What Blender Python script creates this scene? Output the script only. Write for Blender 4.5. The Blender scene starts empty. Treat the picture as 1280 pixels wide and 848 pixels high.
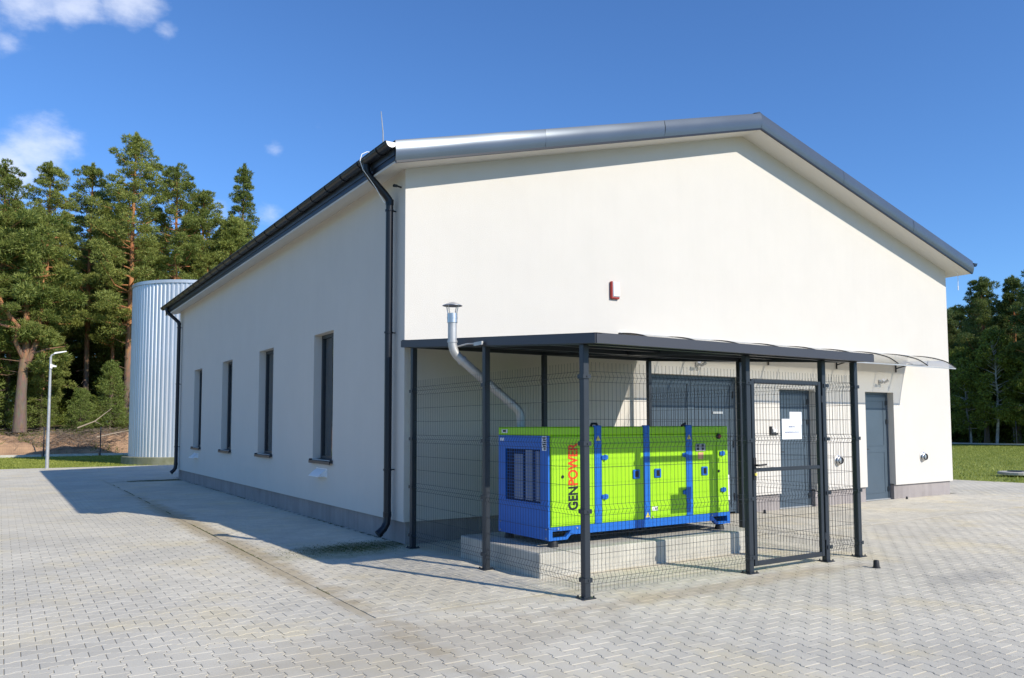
import bpy, math, random
import numpy as np
from mathutils import Vector, Matrix
random.seed(7); np.random.seed(7)
SC = bpy.context.scene
COL = SC.collection
R = math.radians

# ------------------------------------------------------------------ camera
CAMP = dict(f=997.029, yaw=33.56, pitch=3.65, roll=-0.204, cx=-4.575, cy=-9.989, cz=1.6, px=22.149, py=44.592)
def cam_axes():
    y, t, r = R(CAMP['yaw']), R(CAMP['pitch']), R(CAMP['roll'])
    F = np.array([math.sin(y)*math.cos(t), math.cos(y)*math.cos(t), math.sin(t)])
    Rt = np.array([math.cos(y), -math.sin(y), 0.0]); U = np.cross(Rt, F)
    return F, Rt*math.cos(r)+U*math.sin(r), -Rt*math.sin(r)+U*math.cos(r)
F_, R_, U_ = cam_axes()
CPOS = np.array([CAMP['cx'], CAMP['cy'], CAMP['cz']])
cam_data = bpy.data.cameras.new('camera'); cam = bpy.data.objects.new('camera', cam_data); COL.objects.link(cam)
cam.matrix_world = Matrix(((R_[0], U_[0], -F_[0], CPOS[0]), (R_[1], U_[1], -F_[1], CPOS[1]), (R_[2], U_[2], -F_[2], CPOS[2]), (0, 0, 0, 1)))
cam_data.sensor_width = 36; cam_data.lens = CAMP['f']/1280*36
cam_data.shift_x = -CAMP['px']/1280; cam_data.shift_y = CAMP['py']/1280
cam_data.clip_start = 0.1; cam_data.clip_end = 3000
SC.camera = cam

# ------------------------------------------------------------------ light
SUN_L = Vector((-2.95, 8.0, -5.6)).normalized()        # direction the light travels
sun_el = math.asin(-SUN_L.z); sun_rot = math.atan2(-SUN_L.x, -SUN_L.y)
W = bpy.data.worlds.new('World'); SC.world = W; W.use_nodes = True
nt = W.node_tree; nt.nodes.clear()
def N(t, tree=None, **kw):
    n = (tree or nt).nodes.new(t)
    for k, v in kw.items(): setattr(n, k, v)
    return n
out = N('ShaderNodeOutputWorld'); bg = N('ShaderNodeBackground'); sky = N('ShaderNodeTexSky', sky_type='NISHITA')
sky.sun_disc = False; sky.sun_elevation = sun_el; sky.sun_rotation = sun_rot
sky.air_density = 1.0; sky.dust_density = 0.1; sky.ozone_density = 4.2; sky.altitude = 150
tc = N('ShaderNodeTexCoord')
noise = N('ShaderNodeTexNoise'); noise.inputs['Scale'].default_value = 11.0; noise.inputs['Detail'].default_value = 9; noise.inputs['Roughness'].default_value = 0.58
nmap = N('ShaderNodeMapping'); nmap.inputs['Scale'].default_value = (1, 1, 1.7)
nt.links.new(tc.outputs['Generated'], nmap.inputs['Vector']); nt.links.new(nmap.outputs['Vector'], noise.inputs['Vector'])
def ray(u, v):
    d = F_+R_*(u-640-CAMP['px'])/CAMP['f']-U_*(v-424-CAMP['py'])/CAMP['f']
    return d/np.linalg.norm(d)
# clouds of the sky dome: soft patches where noise breaks them up
blobs = [(30, 0, 0.062, 0.86), (95, 8, 0.05, 0.88), (160, 2, 0.055, 0.84), (-60, -10, .09, .8), (50, 188, 0.056, 0.92), (12, 212, 0.045, 0.95), (205, 42, 0.026, .66), (10, 50, .022, .62), (258, 72, 0.018, 0.48),
         (346, 186, 0.024, 0.57), (395, 162, 0.018, .56), (275, 272, 0.036, .72), (330, 275, 0.036, .68), (-260, 180, .12, .8), (1500, 60, .1, .6), (1750, -200, .2, .7), (-600, -200, .3, .7), (640, -900, .2, .6)]
acc = None
for (u, v, rad, amp) in blobs:
    d = ray(u, v)
    vm = N('ShaderNodeVectorMath', operation='DISTANCE'); nt.links.new(tc.outputs['Generated'], vm.inputs[0]); vm.inputs[1].default_value = tuple(d)
    mr = N('ShaderNodeMapRange', interpolation_type='SMOOTHSTEP'); nt.links.new(vm.outputs['Value'], mr.inputs['Value'])
    mr.inputs['From Min'].default_value = 0; mr.inputs['From Max'].default_value = rad*1.25; mr.inputs['To Min'].default_value = amp; mr.inputs['To Max'].default_value = 0
    if acc is None: acc = mr.outputs['Result']
    else:
        mx = N('ShaderNodeMath', operation='MAXIMUM'); nt.links.new(acc, mx.inputs[0]); nt.links.new(mr.outputs['Result'], mx.inputs[1]); acc = mx.outputs[0]
m1 = N('ShaderNodeMath', operation='MULTIPLY'); nt.links.new(noise.outputs['Fac'], m1.inputs[0]); m1.inputs[1].default_value = 1.9
m2 = N('ShaderNodeMath', operation='ADD'); nt.links.new(acc, m2.inputs[0]); nt.links.new(m1.outputs[0], m2.inputs[1])
cr = N('ShaderNodeMapRange', interpolation_type='SMOOTHSTEP'); nt.links.new(m2.outputs[0], cr.inputs['Value'])
cr.inputs['From Min'].default_value = 1.38; cr.inputs['From Max'].default_value = 2.05; cr.inputs['To Min'].default_value = 0; cr.inputs['To Max'].default_value = 0.62
mixc = N('ShaderNodeMixRGB'); nt.links.new(cr.outputs['Result'], mixc.inputs['Fac']); tint = N('ShaderNodeVectorMath', operation='MULTIPLY'); nt.links.new(sky.outputs['Color'], tint.inputs[0]); tint.inputs[1].default_value = (.70, 1.0, 1.34); nt.links.new(tint.outputs[0], mixc.inputs['Color1'])
mixc.inputs['Color2'].default_value = (7.6, 8.0, 9.0, 1)
nt.links.new(mixc.outputs['Color'], bg.inputs['Color']); bg.inputs['Strength'].default_value = 0.122
nt.links.new(bg.outputs[0], out.inputs[0])
sl = bpy.data.lights.new('sun', 'SUN'); sl.energy = 4.4; sl.angle = R(0.5); sl.color = (1.0, 0.94, 0.84)
so = bpy.data.objects.new('sun', sl); COL.objects.link(so); so.rotation_euler = SUN_L.to_track_quat('-Z', 'Y').to_euler(); so.location = (10, -30, 30)
SC.view_settings.view_transform = 'Standard'; SC.view_settings.look = 'None'; SC.view_settings.exposure = 0.15; SC.view_settings.gamma = 1

# ------------------------------------------------------------------ materials
def mat(name, col=(.5, .5, .5), rough=.6, metal=0.0, streak=0.0, var=0.0, vscale=3.0, bump=0.0, bscale=80.0, spec=0.5, island=0.0, col2=None, coat=0.0, thin=False, trans=0.0, sub=0.0):
    m = bpy.data.materials.new(name); m.use_nodes = True; t = m.node_tree; b = t.nodes['Principled BSDF']
    b.inputs['Base Color'].default_value = (*col, 1); b.inputs['Roughness'].default_value = rough; b.inputs['Metallic'].default_value = metal
    b.inputs['Specular IOR Level'].default_value = spec; b.inputs['Coat Weight'].default_value = coat; b.inputs['Transmission Weight'].default_value = trans
    geo = t.nodes.new('ShaderNodeNewGeometry')
    if var or col2:
        n = t.nodes.new('ShaderNodeTexNoise'); n.inputs['Scale'].default_value = vscale; n.inputs['Detail'].default_value = 6; n.inputs['Roughness'].default_value = .6
        t.links.new(geo.outputs['Position'], n.inputs['Vector'])
        mr = t.nodes.new('ShaderNodeMapRange'); mr.inputs['From Min'].default_value = .3; mr.inputs['From Max'].default_value = .7
        t.links.new(n.outputs['Fac'], mr.inputs['Value'])
        mx = t.nodes.new('ShaderNodeMixRGB'); t.links.new(mr.outputs['Result'], mx.inputs['Fac'])
        c2 = col2 or tuple(c*(1-var) for c in col)
        c1 = col if col2 else tuple(min(1, c*(1+var)) for c in col)
        mx.inputs['Color1'].default_value = (*c1, 1); mx.inputs['Color2'].default_value = (*c2, 1)
        last = mx.outputs['Color']
        if streak:   # run-off marks, drawn long and vertical
            mp = t.nodes.new('ShaderNodeMapping'); mp.inputs['Scale'].default_value = (4.5, 4.5, .28); t.links.new(geo.outputs['Position'], mp.inputs[0])
            n_ = t.nodes.new('ShaderNodeTexNoise'); n_.inputs['Scale'].default_value = 1.6; n_.inputs['Detail'].default_value = 7; n_.inputs['Roughness'].default_value = .65; t.links.new(mp.outputs[0], n_.inputs['Vector'])
            q = t.nodes.new('ShaderNodeMapRange'); q.inputs['From Min'].default_value = .45; q.inputs['From Max'].default_value = .75; q.inputs['To Min'].default_value = 1; q.inputs['To Max'].default_value = 1-streak; t.links.new(n_.outputs['Fac'], q.inputs['Value'])
            v_ = t.nodes.new('ShaderNodeVectorMath'); v_.operation = 'SCALE'; t.links.new(last, v_.inputs[0]); t.links.new(q.outputs['Result'], v_.inputs['Scale']); last = v_.outputs[0]
    else: last = None
    if island:
        oi = t.nodes.new('ShaderNodeObjectInfo'); ad = t.nodes.new('ShaderNodeMath'); ad.operation = 'ADD'
        t.links.new(geo.outputs['Random Per Island'], ad.inputs[0]); t.links.new(oi.outputs['Random'], ad.inputs[1])
        fr = t.nodes.new('ShaderNodeMath'); fr.operation = 'FRACT'; t.links.new(ad.outputs[0], fr.inputs[0])
        mr = t.nodes.new('ShaderNodeMapRange'); mr.inputs['To Min'].default_value = 1-island; mr.inputs['To Max'].default_value = 1+island
        t.links.new(fr.outputs[0], mr.inputs['Value'])
        vm = t.nodes.new('ShaderNodeVectorMath'); vm.operation = 'SCALE'
        if last: t.links.new(last, vm.inputs[0])
        else: vm.inputs[0].default_value = col
        t.links.new(mr.outputs['Result'], vm.inputs['Scale']); last = vm.outputs[0]
    if last: t.links.new(last, b.inputs['Base Color'])
    if bump:
        n = t.nodes.new('ShaderNodeTexNoise'); n.inputs['Scale'].default_value = bscale; n.inputs['Detail'].default_value = 4
        t.links.new(geo.outputs['Position'], n.inputs['Vector'])
        bp = t.nodes.new('ShaderNodeBump'); bp.inputs['Strength'].default_value = bump; bp.inputs['Distance'].default_value = .01
        t.links.new(n.outputs['Fac'], bp.inputs['Height']); t.links.new(bp.outputs[0], b.inputs['Normal'])
    return m
def leaf_mat(name, c1, c2, transl=.25):
    m = bpy.data.materials.new(name); m.use_nodes = True; t = m.node_tree; b = t.nodes['Principled BSDF']
    geo = t.nodes.new('ShaderNodeNewGeometry'); oi = t.nodes.new('ShaderNodeObjectInfo')
    n = t.nodes.new('ShaderNodeTexNoise'); n.inputs['Scale'].default_value = .55; n.inputs['Detail'].default_value = 3
    t.links.new(geo.outputs['Position'], n.inputs['Vector'])
    a = t.nodes.new('ShaderNodeMath'); a.operation = 'MULTIPLY_ADD'; t.links.new(geo.outputs['Random Per Island'], a.inputs[0]); a.inputs[1].default_value = .55
    t.links.new(n.outputs['Fac'], a.inputs[2])
    a2 = t.nodes.new('ShaderNodeMath'); a2.operation = 'MULTIPLY_ADD'; t.links.new(oi.outputs['Random'], a2.inputs[0]); a2.inputs[1].default_value = .35; t.links.new(a.outputs[0], a2.inputs[2])
    mr = t.nodes.new('ShaderNodeMapRange'); mr.inputs['From Min'].default_value = .45; mr.inputs['From Max'].default_value = 1.3; t.links.new(a2.outputs[0], mr.inputs['Value'])
    mx = t.nodes.new('ShaderNodeMixRGB'); mx.inputs['Color1'].default_value = (*c1, 1); mx.inputs['Color2'].default_value = (*c2, 1); t.links.new(mr.outputs['Result'], mx.inputs['Fac'])
    t.links.new(mx.outputs['Color'], b.inputs['Base Color']); b.inputs['Roughness'].default_value = .55; b.inputs['Specular IOR Level'].default_value = .3
    tr = t.nodes.new('ShaderNodeBsdfTranslucent'); t.links.new(mx.outputs['Color'], tr.inputs['Color'])
    ms = t.nodes.new('ShaderNodeMixShader'); ms.inputs[0].default_value = transl
    t.links.new(b.outputs[0], ms.inputs[1]); t.links.new(tr.outputs[0], ms.inputs[2]); t.links.new(ms.outputs[0], t.nodes['Material Output'].inputs[0])
    return m
M = {}
M['plaster'] = mat('cream_plaster', (.655, .614, .55), .9, streak=.014, var=.02, vscale=1.3, bump=.6, bscale=110, spec=.2)
M['soffit'] = mat('cream_soffit', (.66, .635, .585), .6, spec=.3)
M['plinth'] = mat('grey_plinth', (.33, .295, .28), .85, streak=.2, var=.14, vscale=1.6, bump=.3, bscale=120, spec=.2)
M['interior'] = mat('dim_interior', (.45, .44, .42), .9)
M['roof'] = mat('anthracite_roof_sheet', (.07, .085, .105), .38, metal=.5, var=.08, vscale=1.2)
M['fascia'] = mat('blue_grey_coated_steel', (.105, .125, .15), .30, metal=.45, var=.05, vscale=1.5)
M['gutter'] = mat('anthracite_gutter', (.010, .012, .018), .36, spec=.4)
M['steel'] = mat('anthracite_powder_coat', (.020, .026, .034), .45, var=.1, vscale=5, spec=.5)
M['canopy_trim'] = mat('anthracite_canopy_trim', (.045, .047, .058), .5, spec=.5)
M['wire'] = mat('anthracite_wire', (.022, .028, .035), .5, spec=.4)
M['galv'] = mat('galvanised_steel', (.47, .465, .45), .48, metal=.45, var=.14, vscale=7)
M['stainless'] = mat('stainless_steel', (.60, .60, .60), .38, metal=.9)
M['tank'] = mat('silver_corrugated_steel', (.66, .68, .70), .42, metal=.5, streak=.10, var=.03, vscale=.7)
M['concrete'] = mat('pale_concrete', (.50, .47, .40), .9, var=.16, vscale=2.6, bump=.5, bscale=60, spec=.2)
M['mossy_concrete'] = mat('mossy_concrete', (.34, .33, .24), .95, col2=(.2, .2, .11), vscale=2.2, bump=.5, bscale=40, spec=.2)
M['green'] = mat('lime_green_paint', (.36, .70, .010), .42, spec=.45, var=.035, vscale=3.5)
M['blue'] = mat('blue_paint', (.012, .14, .54), .42, spec=.5, var=.04, vscale=2)
M['grille_dark'] = mat('recess_shade', (.01, .012, .02), .8)  # near-black colour stands in for the shade inside openings
M['fin'] = mat('grey_radiator_fin', (.32, .34, .38), .6, metal=.3)
M['black'] = mat('black_rubber', (.015, .015, .016), .6)
M['text_black'] = mat('black_print', (.01, .012, .015), .5)
M['text_red'] = mat('orange_red_print', (.90, .075, .005), .5)
M['red'] = mat('red_plastic', (.36, .03, .02), .5)
M['white'] = mat('white_plastic', (.86, .86, .84), .4)
M['paper'] = mat('white_paper', (.86, .86, .86), .8)
M['ink'] = mat('grey_ink', (.10, .12, .22), .8)
M['yellow'] = mat('yellow_sticker', (.75, .62, .12), .5)
M['orange_label'] = mat('salmon_label', (.75, .42, .22), .5)
M['grey_plate'] = mat('grey_plate', (.4, .42, .42), .5)
M['door'] = mat('blue_grey_door', (.070, .098, .125), .42, var=.05, vscale=3, spec=.5)
M['door_dark'] = mat('door_seam', (.02, .028, .036), .6)
M['window_frame'] = mat('anthracite_window_frame', (.028, .032, .038), .4)
M['blind'] = mat('pale_inner_blind', (.75, .74, .70), .8)
M['soil'] = mat('ochre_sandy_soil', (.50, .31, .18), .95, col2=(.27, .17, .11), vscale=1.1, bump=.9, bscale=9, spec=.1)
M['forest_floor'] = mat('brown_forest_floor', (.13, .10, .055), .95, col2=(.07, .075, .03), vscale=.5, bump=.8, bscale=6, spec=.1)
M['grass'] = mat('lawn_grass', (.26, .29, .06), .9, col2=(.17, .21, .04), vscale=.8, bump=.8, bscale=25, spec=.15)
M['blade'] = leaf_mat('grass_blades', (.18, .24, .03), (.42, .44, .10), .35)
M['moss'] = leaf_mat('green_moss', (.035, .05, .008), (.10, .12, .015), .1)
M['needles'] = leaf_mat('pine_needles', (.085, .135, .025), (.36, .385, .095), .34)
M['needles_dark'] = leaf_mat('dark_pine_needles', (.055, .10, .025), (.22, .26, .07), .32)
M['leaves'] = leaf_mat('broad_leaves', (.07, .115, .02), (.26, .30, .055), .4)
M['young'] = leaf_mat('young_pine_needles', (.09, .15, .025), (.27, .32, .08), .32)
M['dry_twig'] = mat('grey_brown_twigs', (.20, .15, .11), .9, island=.4)
M['dead_wood'] = mat('pale_dead_wood', (.42, .33, .24), .9, island=.2)
M['birch'] = mat('birch_bark', (.62, .60, .54), .85, col2=(.12, .11, .10), vscale=2.5)
M['poly'] = None
def bark_mat():
    m = bpy.data.materials.new('pine_bark'); m.use_nodes = True; t = m.node_tree; b = t.nodes['Principled BSDF']; b.inputs['Roughness'].default_value = .9
    tc = t.nodes.new('ShaderNodeTexCoord'); sp = t.nodes.new('ShaderNodeSeparateXYZ'); t.links.new(tc.outputs['Object'], sp.inputs[0])
    n = t.nodes.new('ShaderNodeTexNoise'); n.inputs['Scale'].default_value = 3; n.inputs['Detail'].default_value = 5
    mp = t.nodes.new('ShaderNodeMapping'); mp.inputs['Scale'].default_value = (2.5, 2.5, .7); t.links.new(tc.outputs['Object'], mp.inputs[0]); t.links.new(mp.outputs[0], n.inputs['Vector'])
    a = t.nodes.new('ShaderNodeMath'); a.operation = 'MULTIPLY_ADD'; t.links.new(n.outputs['Fac'], a.inputs[0]); a.inputs[1].default_value = 4; t.links.new(sp.outputs['Z'], a.inputs[2])
    mr = t.nodes.new('ShaderNodeMapRange'); mr.inputs['From Min'].default_value = 5; mr.inputs['From Max'].default_value = 10; t.links.new(a.outputs[0], mr.inputs['Value'])
    mx = t.nodes.new('ShaderNodeMixRGB'); mx.inputs['Color1'].default_value = (.16, .115, .085, 1); mx.inputs['Color2'].default_value = (.42, .185, .075, 1); t.links.new(mr.outputs['Result'], mx.inputs['Fac'])
    n2 = t.nodes.new('ShaderNodeMixRGB'); n2.blend_type = 'MULTIPLY'; n2.inputs['Fac'].default_value = .6; t.links.new(mx.outputs[0], n2.inputs['Color1']); t.links.new(n.outputs['Color'], n2.inputs['Color2'])
    sc = t.nodes.new('ShaderNodeVectorMath'); sc.operation = 'SCALE'; sc.inputs['Scale'].default_value = 1.5; t.links.new(n2.outputs[0], sc.inputs[0])
    t.links.new(sc.outputs[0], b.inputs['Base Color'])
    bp = t.nodes.new('ShaderNodeBump'); bp.inputs['Distance'].default_value = .04; t.links.new(n.outputs['Fac'], bp.inputs['Height']); t.links.new(bp.outputs[0], b.inputs['Normal'])
    return m
M['bark'] = bark_mat()
def poly_mat():
    m = bpy.data.materials.new('milky_polycarbonate'); m.use_nodes = True; t = m.node_tree; t.nodes.remove(t.nodes['Principled BSDF'])
    tr = t.nodes.new('ShaderNodeBsdfTransparent'); tr.inputs[0].default_value = (.93, .92, .87, 1)
    tl = t.nodes.new('ShaderNodeBsdfTranslucent'); tl.inputs[0].default_value = (.85, .83, .76, 1)
    gl = t.nodes.new('ShaderNodeBsdfGlossy'); gl.inputs['Roughness'].default_value = .15; gl.inputs[0].default_value = (.9, .9, .9, 1)
    df = t.nodes.new('ShaderNodeBsdfDiffuse'); df.inputs[0].default_value = (.8, .79, .74, 1)
    a = t.nodes.new('ShaderNodeMixShader'); a.inputs[0].default_value = .5; t.links.new(tr.outputs[0], a.inputs[1]); t.links.new(tl.outputs[0], a.inputs[2])
    c = t.nodes.new('ShaderNodeMixShader'); c.inputs[0].default_value = .15; t.links.new(a.outputs[0], c.inputs[1]); t.links.new(df.outputs[0], c.inputs[2])
    lw = t.nodes.new('ShaderNodeFresnel'); lw.inputs[0].default_value = 1.4
    d = t.nodes.new('ShaderNodeMixShader'); t.links.new(lw.outputs[0], d.inputs[0]); t.links.new(c.outputs[0], d.inputs[1]); t.links.new(gl.outputs[0], d.inputs[2])
    t.links.new(d.outputs[0], t.nodes['Material Output'].inputs[0]); return m
M['poly'] = poly_mat()
def glass_mat():
    m = bpy.data.materials.new('window_glass'); m.use_nodes = True; t = m.node_tree; t.nodes.remove(t.nodes['Principled BSDF'])
    tr = t.nodes.new('ShaderNodeBsdfTransparent'); tr.inputs[0].default_value = (.86, .9, .88, 1)
    gl = t.nodes.new('ShaderNodeBsdfGlossy'); gl.inputs['Roughness'].default_value = .01; gl.inputs[0].default_value = (.9, .95, 1, 1)
    lw = t.nodes.new('ShaderNodeFresnel'); lw.inputs[0].default_value = 2.9
    d = t.nodes.new('ShaderNodeMixShader'); t.links.new(lw.outputs[0], d.inputs[0]); t.links.new(tr.outputs[0], d.inputs[1]); t.links.new(gl.outputs[0], d.inputs[2])
    t.links.new(d.outputs[0], t.nodes['Material Output'].inputs[0]); return m
M['glass'] = glass_mat()
def paver_mat(name, c1, c2, island, stain=True, bump=.35):
    m = bpy.data.materials.new(name); m.use_nodes = True; t = m.node_tree; b = t.nodes['Principled BSDF']; b.inputs['Roughness'].default_value = .88; b.inputs['Specular IOR Level'].default_value = .25
    L = t.links.new; geo = t.nodes.new('ShaderNodeNewGeometry'); oi = t.nodes.new('ShaderNodeObjectInfo')
    def math_(op, a, b_=None, c=None):
        n = t.nodes.new('ShaderNodeMath'); n.operation = op
        for i, x in enumerate((a, b_, c)):
            if x is None: continue
            if isinstance(x, (int, float)): n.inputs[i].default_value = x
            else: L(x, n.inputs[i])
        return n.outputs[0]
    def mix(f, a, b_):
        n = t.nodes.new('ShaderNodeMixRGB')
        for i, x in zip(('Fac', 'Color1', 'Color2'), (f, a, b_)):
            if isinstance(x, tuple): n.inputs[i].default_value = (*x, 1)
            elif isinstance(x, float): n.inputs[i].default_value = x
            else: L(x, n.inputs[i])
        return n.outputs[0]
    def mr(v, a, b_, lo=0., hi=1.):
        n = t.nodes.new('ShaderNodeMapRange'); n.interpolation_type = 'SMOOTHSTEP'; L(v, n.inputs[0]); n.inputs[1].default_value = a; n.inputs[2].default_value = b_; n.inputs[3].default_value = lo; n.inputs[4].default_value = hi
        return n.outputs[0]
    def noise(s, d=4, r=.55):
        n = t.nodes.new('ShaderNodeTexNoise'); n.inputs['Scale'].default_value = s; n.inputs['Detail'].default_value = d; n.inputs['Roughness'].default_value = r; L(geo.outputs['Position'], n.inputs['Vector']); return n.outputs['Fac']
    rnd = math_('FRACT', math_('ADD', geo.outputs['Random Per Island'], oi.outputs['Random']))
    big = mr(noise(.55, 4), .38, .62)
    col = mix(big, c1, c2)
    # warm sandy bloom where sand was brushed in
    warm = mr(noise(.9, 5, .65), .48, .68, 0., .55)
    col = mix(warm, col, tuple(x*y for x, y in zip(c1, (1.02, .95, .76))))
    if stain:
        sp = t.nodes.new('ShaderNodeSeparateXYZ'); L(geo.outputs['Position'], sp.inputs[0]); X, Y = sp.outputs[0], sp.outputs[1]
        n3 = noise(3.2, 5)
        def blob(cx, cy, rx, ry, amp, c, col):
            dx = math_('MULTIPLY', math_('SUBTRACT', X, cx), 1/rx); dy = math_('MULTIPLY', math_('SUBTRACT', Y, cy), 1/ry)
            d = math_('SQRT', math_('ADD', math_('MULTIPLY', dx, dx), math_('MULTIPLY', dy, dy)))
            d = math_('ADD', d, math_('MULTIPLY', math_('SUBTRACT', n3, .5), 1.3))
            return mix(mr(d, .35, 1.1, amp, 0.), col, c)
        col = blob(1.6, -4.35, 2.9, .22, .45, (.40, .31, .19), col)      # rusty run-off in front of the cage
        col = blob(-1.9, -4.6, 2.0, .9, .34, (.36, .30, .21), col)
        col = blob(-1.0, -2.6, .9, 1.4, .3, (.36, .31, .20), col)
        col = blob(-1.9, 3.0, .28, 9.0, .6, (.36, .27, .14), col)
        col = blob(-.6, .2, 1.2, .50, .62, (.12, .12, .04), col)     # moss below the downpipe
        col = blob(-.9, -.25, .9, .45, .5, (.24, .23, .08), col)
        col = blob(-.3, 16.2, 1.6, .5, .85, (.09, .10, .03), col)
        col = blob(3.9, -5.5, .9, .35, .30, (.20, .20, .20), col)
        col = blob(6.0, -.5, 6.0, 1.3, .25, (.30, .27, .22), col)
    k = math_('MULTIPLY_ADD', rnd, island*2, 1-island)
    sc = t.nodes.new('ShaderNodeVectorMath'); sc.operation = 'SCALE'; L(col, sc.inputs[0]); L(k, sc.inputs['Scale'])
    gr = noise(170, 3, .7); k2 = math_('MULTIPLY_ADD', gr, .34, .83)
    sc2 = t.nodes.new('ShaderNodeVectorMath'); sc2.operation = 'SCALE'; L(sc.outputs[0], sc2.inputs[0]); L(k2, sc2.inputs['Scale'])
    L(sc2.outputs[0], b.inputs['Base Color'])
    bp = t.nodes.new('ShaderNodeBump'); bp.inputs['Strength'].default_value = bump; bp.inputs['Distance'].default_value = .004; L(gr, bp.inputs['Height']); L(bp.outputs[0], b.inputs['Normal'])
    return m
M['paver'] = paver_mat('grey_concrete_paver', (.64, .585, .47), (.56, .515, .42), .065)
M['joint'] = paver_mat('sandy_joint', (.31, .275, .205), (.23, .20, .155), .0)
M['kerb'] = paver_mat('pale_kerb_concrete', (.60, .54, .42), (.50, .45, .35), .05)

# ------------------------------------------------------------------ mesh helpers
class MB:
    def __init__(s): s.v = []; s.f = []; s.mi = []
    def add(s, vs, fs, mi=0):
        o = len(s.v); s.v.extend([tuple(map(float, p)) for p in vs]); s.f.extend([tuple(i+o for i in f) for f in fs]); s.mi.extend([mi]*len(fs)); return s
    def box(s, x0, x1, y0, y1, z0, z1, mi=0):
        vs = [(x, y, z) for z in (z0, z1) for y in (y0, y1) for x in (x0, x1)]
        return s.add(vs, [(0, 2, 3, 1), (4, 5, 7, 6), (0, 1, 5, 4), (2, 6, 7, 3), (0, 4, 6, 2), (1, 3, 7, 5)], mi)
    def cbox(s, x0, x1, y0, y1, z0, z1, c=.004, mi=0):   # box with chamfered edges
        bm_pts = []
        X = (x0, x1); Y = (y0, y1); Z = (z0, z1); idx = {}
        vs = []
        for i in (0, 1):
            for j in (0, 1):
                for k in (0, 1):
                    sx, sy, sz = (1 if i == 0 else -1)*c, (1 if j == 0 else -1)*c, (1 if k == 0 else -1)*c
                    idx[i, j, k, 'x'] = len(vs); vs.append((X[i], Y[j]+sy, Z[k]+sz))
                    idx[i, j, k, 'y'] = len(vs); vs.append((X[i]+sx, Y[j], Z[k]+sz))
                    idx[i, j, k, 'z'] = len(vs); vs.append((X[i]+sx, Y[j]+sy, Z[k]))
        f = []
        for i in (0, 1):
            q = [idx[i, 0, 0, 'x'], idx[i, 1, 0, 'x'], idx[i, 1, 1, 'x'], idx[i, 0, 1, 'x']]; f.append(q if i else q[::-1])
            q = [idx[0, i, 0, 'y'], idx[1, i, 0, 'y'], idx[1, i, 1, 'y'], idx[0, i, 1, 'y']]; f.append(q if not i else q[::-1])
            q = [idx[0, 0, i, 'z'], idx[1, 0, i, 'z'], idx[1, 1, i, 'z'], idx[0, 1, i, 'z']]; f.append(q if i else q[::-1])
        for i in (0, 1):
            for j in (0, 1):
                f.append([idx[0, i, j, 'y'], idx[1, i, j, 'y'], idx[1, i, j, 'z'], idx[0, i, j, 'z']])
                f.append([idx[i, 0, j, 'x'], idx[i, 1, j, 'x'], idx[i, 1, j, 'z'], idx[i, 0, j, 'z']])
                f.append([idx[i, j, 0, 'x'], idx[i, j, 1, 'x'], idx[i, j, 1, 'y'], idx[i, j, 0, 'y']])
                for k in (0, 1): f.append([idx[i, j, k, 'x'], idx[i, j, k, 'y'], idx[i, j, k, 'z']])
        return s.add(vs, [tuple(a) for a in f], mi)
    def tube(s, pts, r, n=8, cap=True, mi=0, phase=0.0):
        pts = [Vector(p) for p in pts]; rs = r if isinstance(r, (list, tuple)) else [r]*len(pts)
        prev = None; rings = []
        for i, p in enumerate(pts):
            if i == 0: d = pts[1]-p
            elif i == len(pts)-1: d = p-pts[-2]
            else: d = (pts[i+1]-p).normalized()+(p-pts[i-1]).normalized()
            d.normalize()
            if prev is None:
                a = Vector((0, 0, 1)) if abs(d.z) < .9 else Vector((1, 0, 0)); u = a.cross(d).normalized()
            else: u = (prev-d*prev.dot(d)).normalized()
            prev = u; w = d.cross(u); k = 1.0
            if 0 < i < len(pts)-1:
                c = (pts[i+1]-p).normalized().dot((p-pts[i-1]).normalized()); k = 1/max(.5, math.sqrt((1+c)/2))
            rings.append([p+(u*math.cos(phase+2*math.pi*j/n)+w*math.sin(phase+2*math.pi*j/n))*rs[i]*k for j in range(n)])
        vs = [v for g in rings for v in g]; fs = []
        for i in range(len(rings)-1):
            for j in range(n): fs.append((i*n+j, i*n+(j+1) % n, (i+1)*n+(j+1) % n, (i+1)*n+j))
        if cap: fs.append(tuple(range(n))[::-1]); fs.append(tuple(range((len(rings)-1)*n, len(rings)*n)))
        return s.add(vs, fs, mi)
    def lathe(s, prof, c=(0, 0, 0), n=24, axis='z', mi=0):
        vs = []; fs = []
        for (r, z) in prof:
            for j in range(n):
                a = 2*math.pi*j/n; x, y = r*math.cos(a), r*math.sin(a)
                vs.append((c[0]+x, c[1]+y, c[2]+z) if axis == 'z' else (c[0]+x, c[1]+z, c[2]+y))
        for i in range(len(prof)-1):
            for j in range(n):
                q = (i*n+j, i*n+(j+1) % n, (i+1)*n+(j+1) % n, (i+1)*n+j); fs.append(q if axis == 'z' else q[::-1])
        return s.add(vs, fs, mi)
    def prism(s, poly, a, b, mi=0):   # poly list of (p) 3D points, extrude by vector b-a offset: poly + off
        n = len(poly); off = Vector(b)-Vector(a)
        vs = [Vector(p) for p in poly]+[Vector(p)+off for p in poly]
        fs = [tuple(range(n))[::-1], tuple(range(n, 2*n))]+[(i, (i+1) % n, n+(i+1) % n, n+i) for i in range(n)]
        return s.add(vs, fs, mi)
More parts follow.
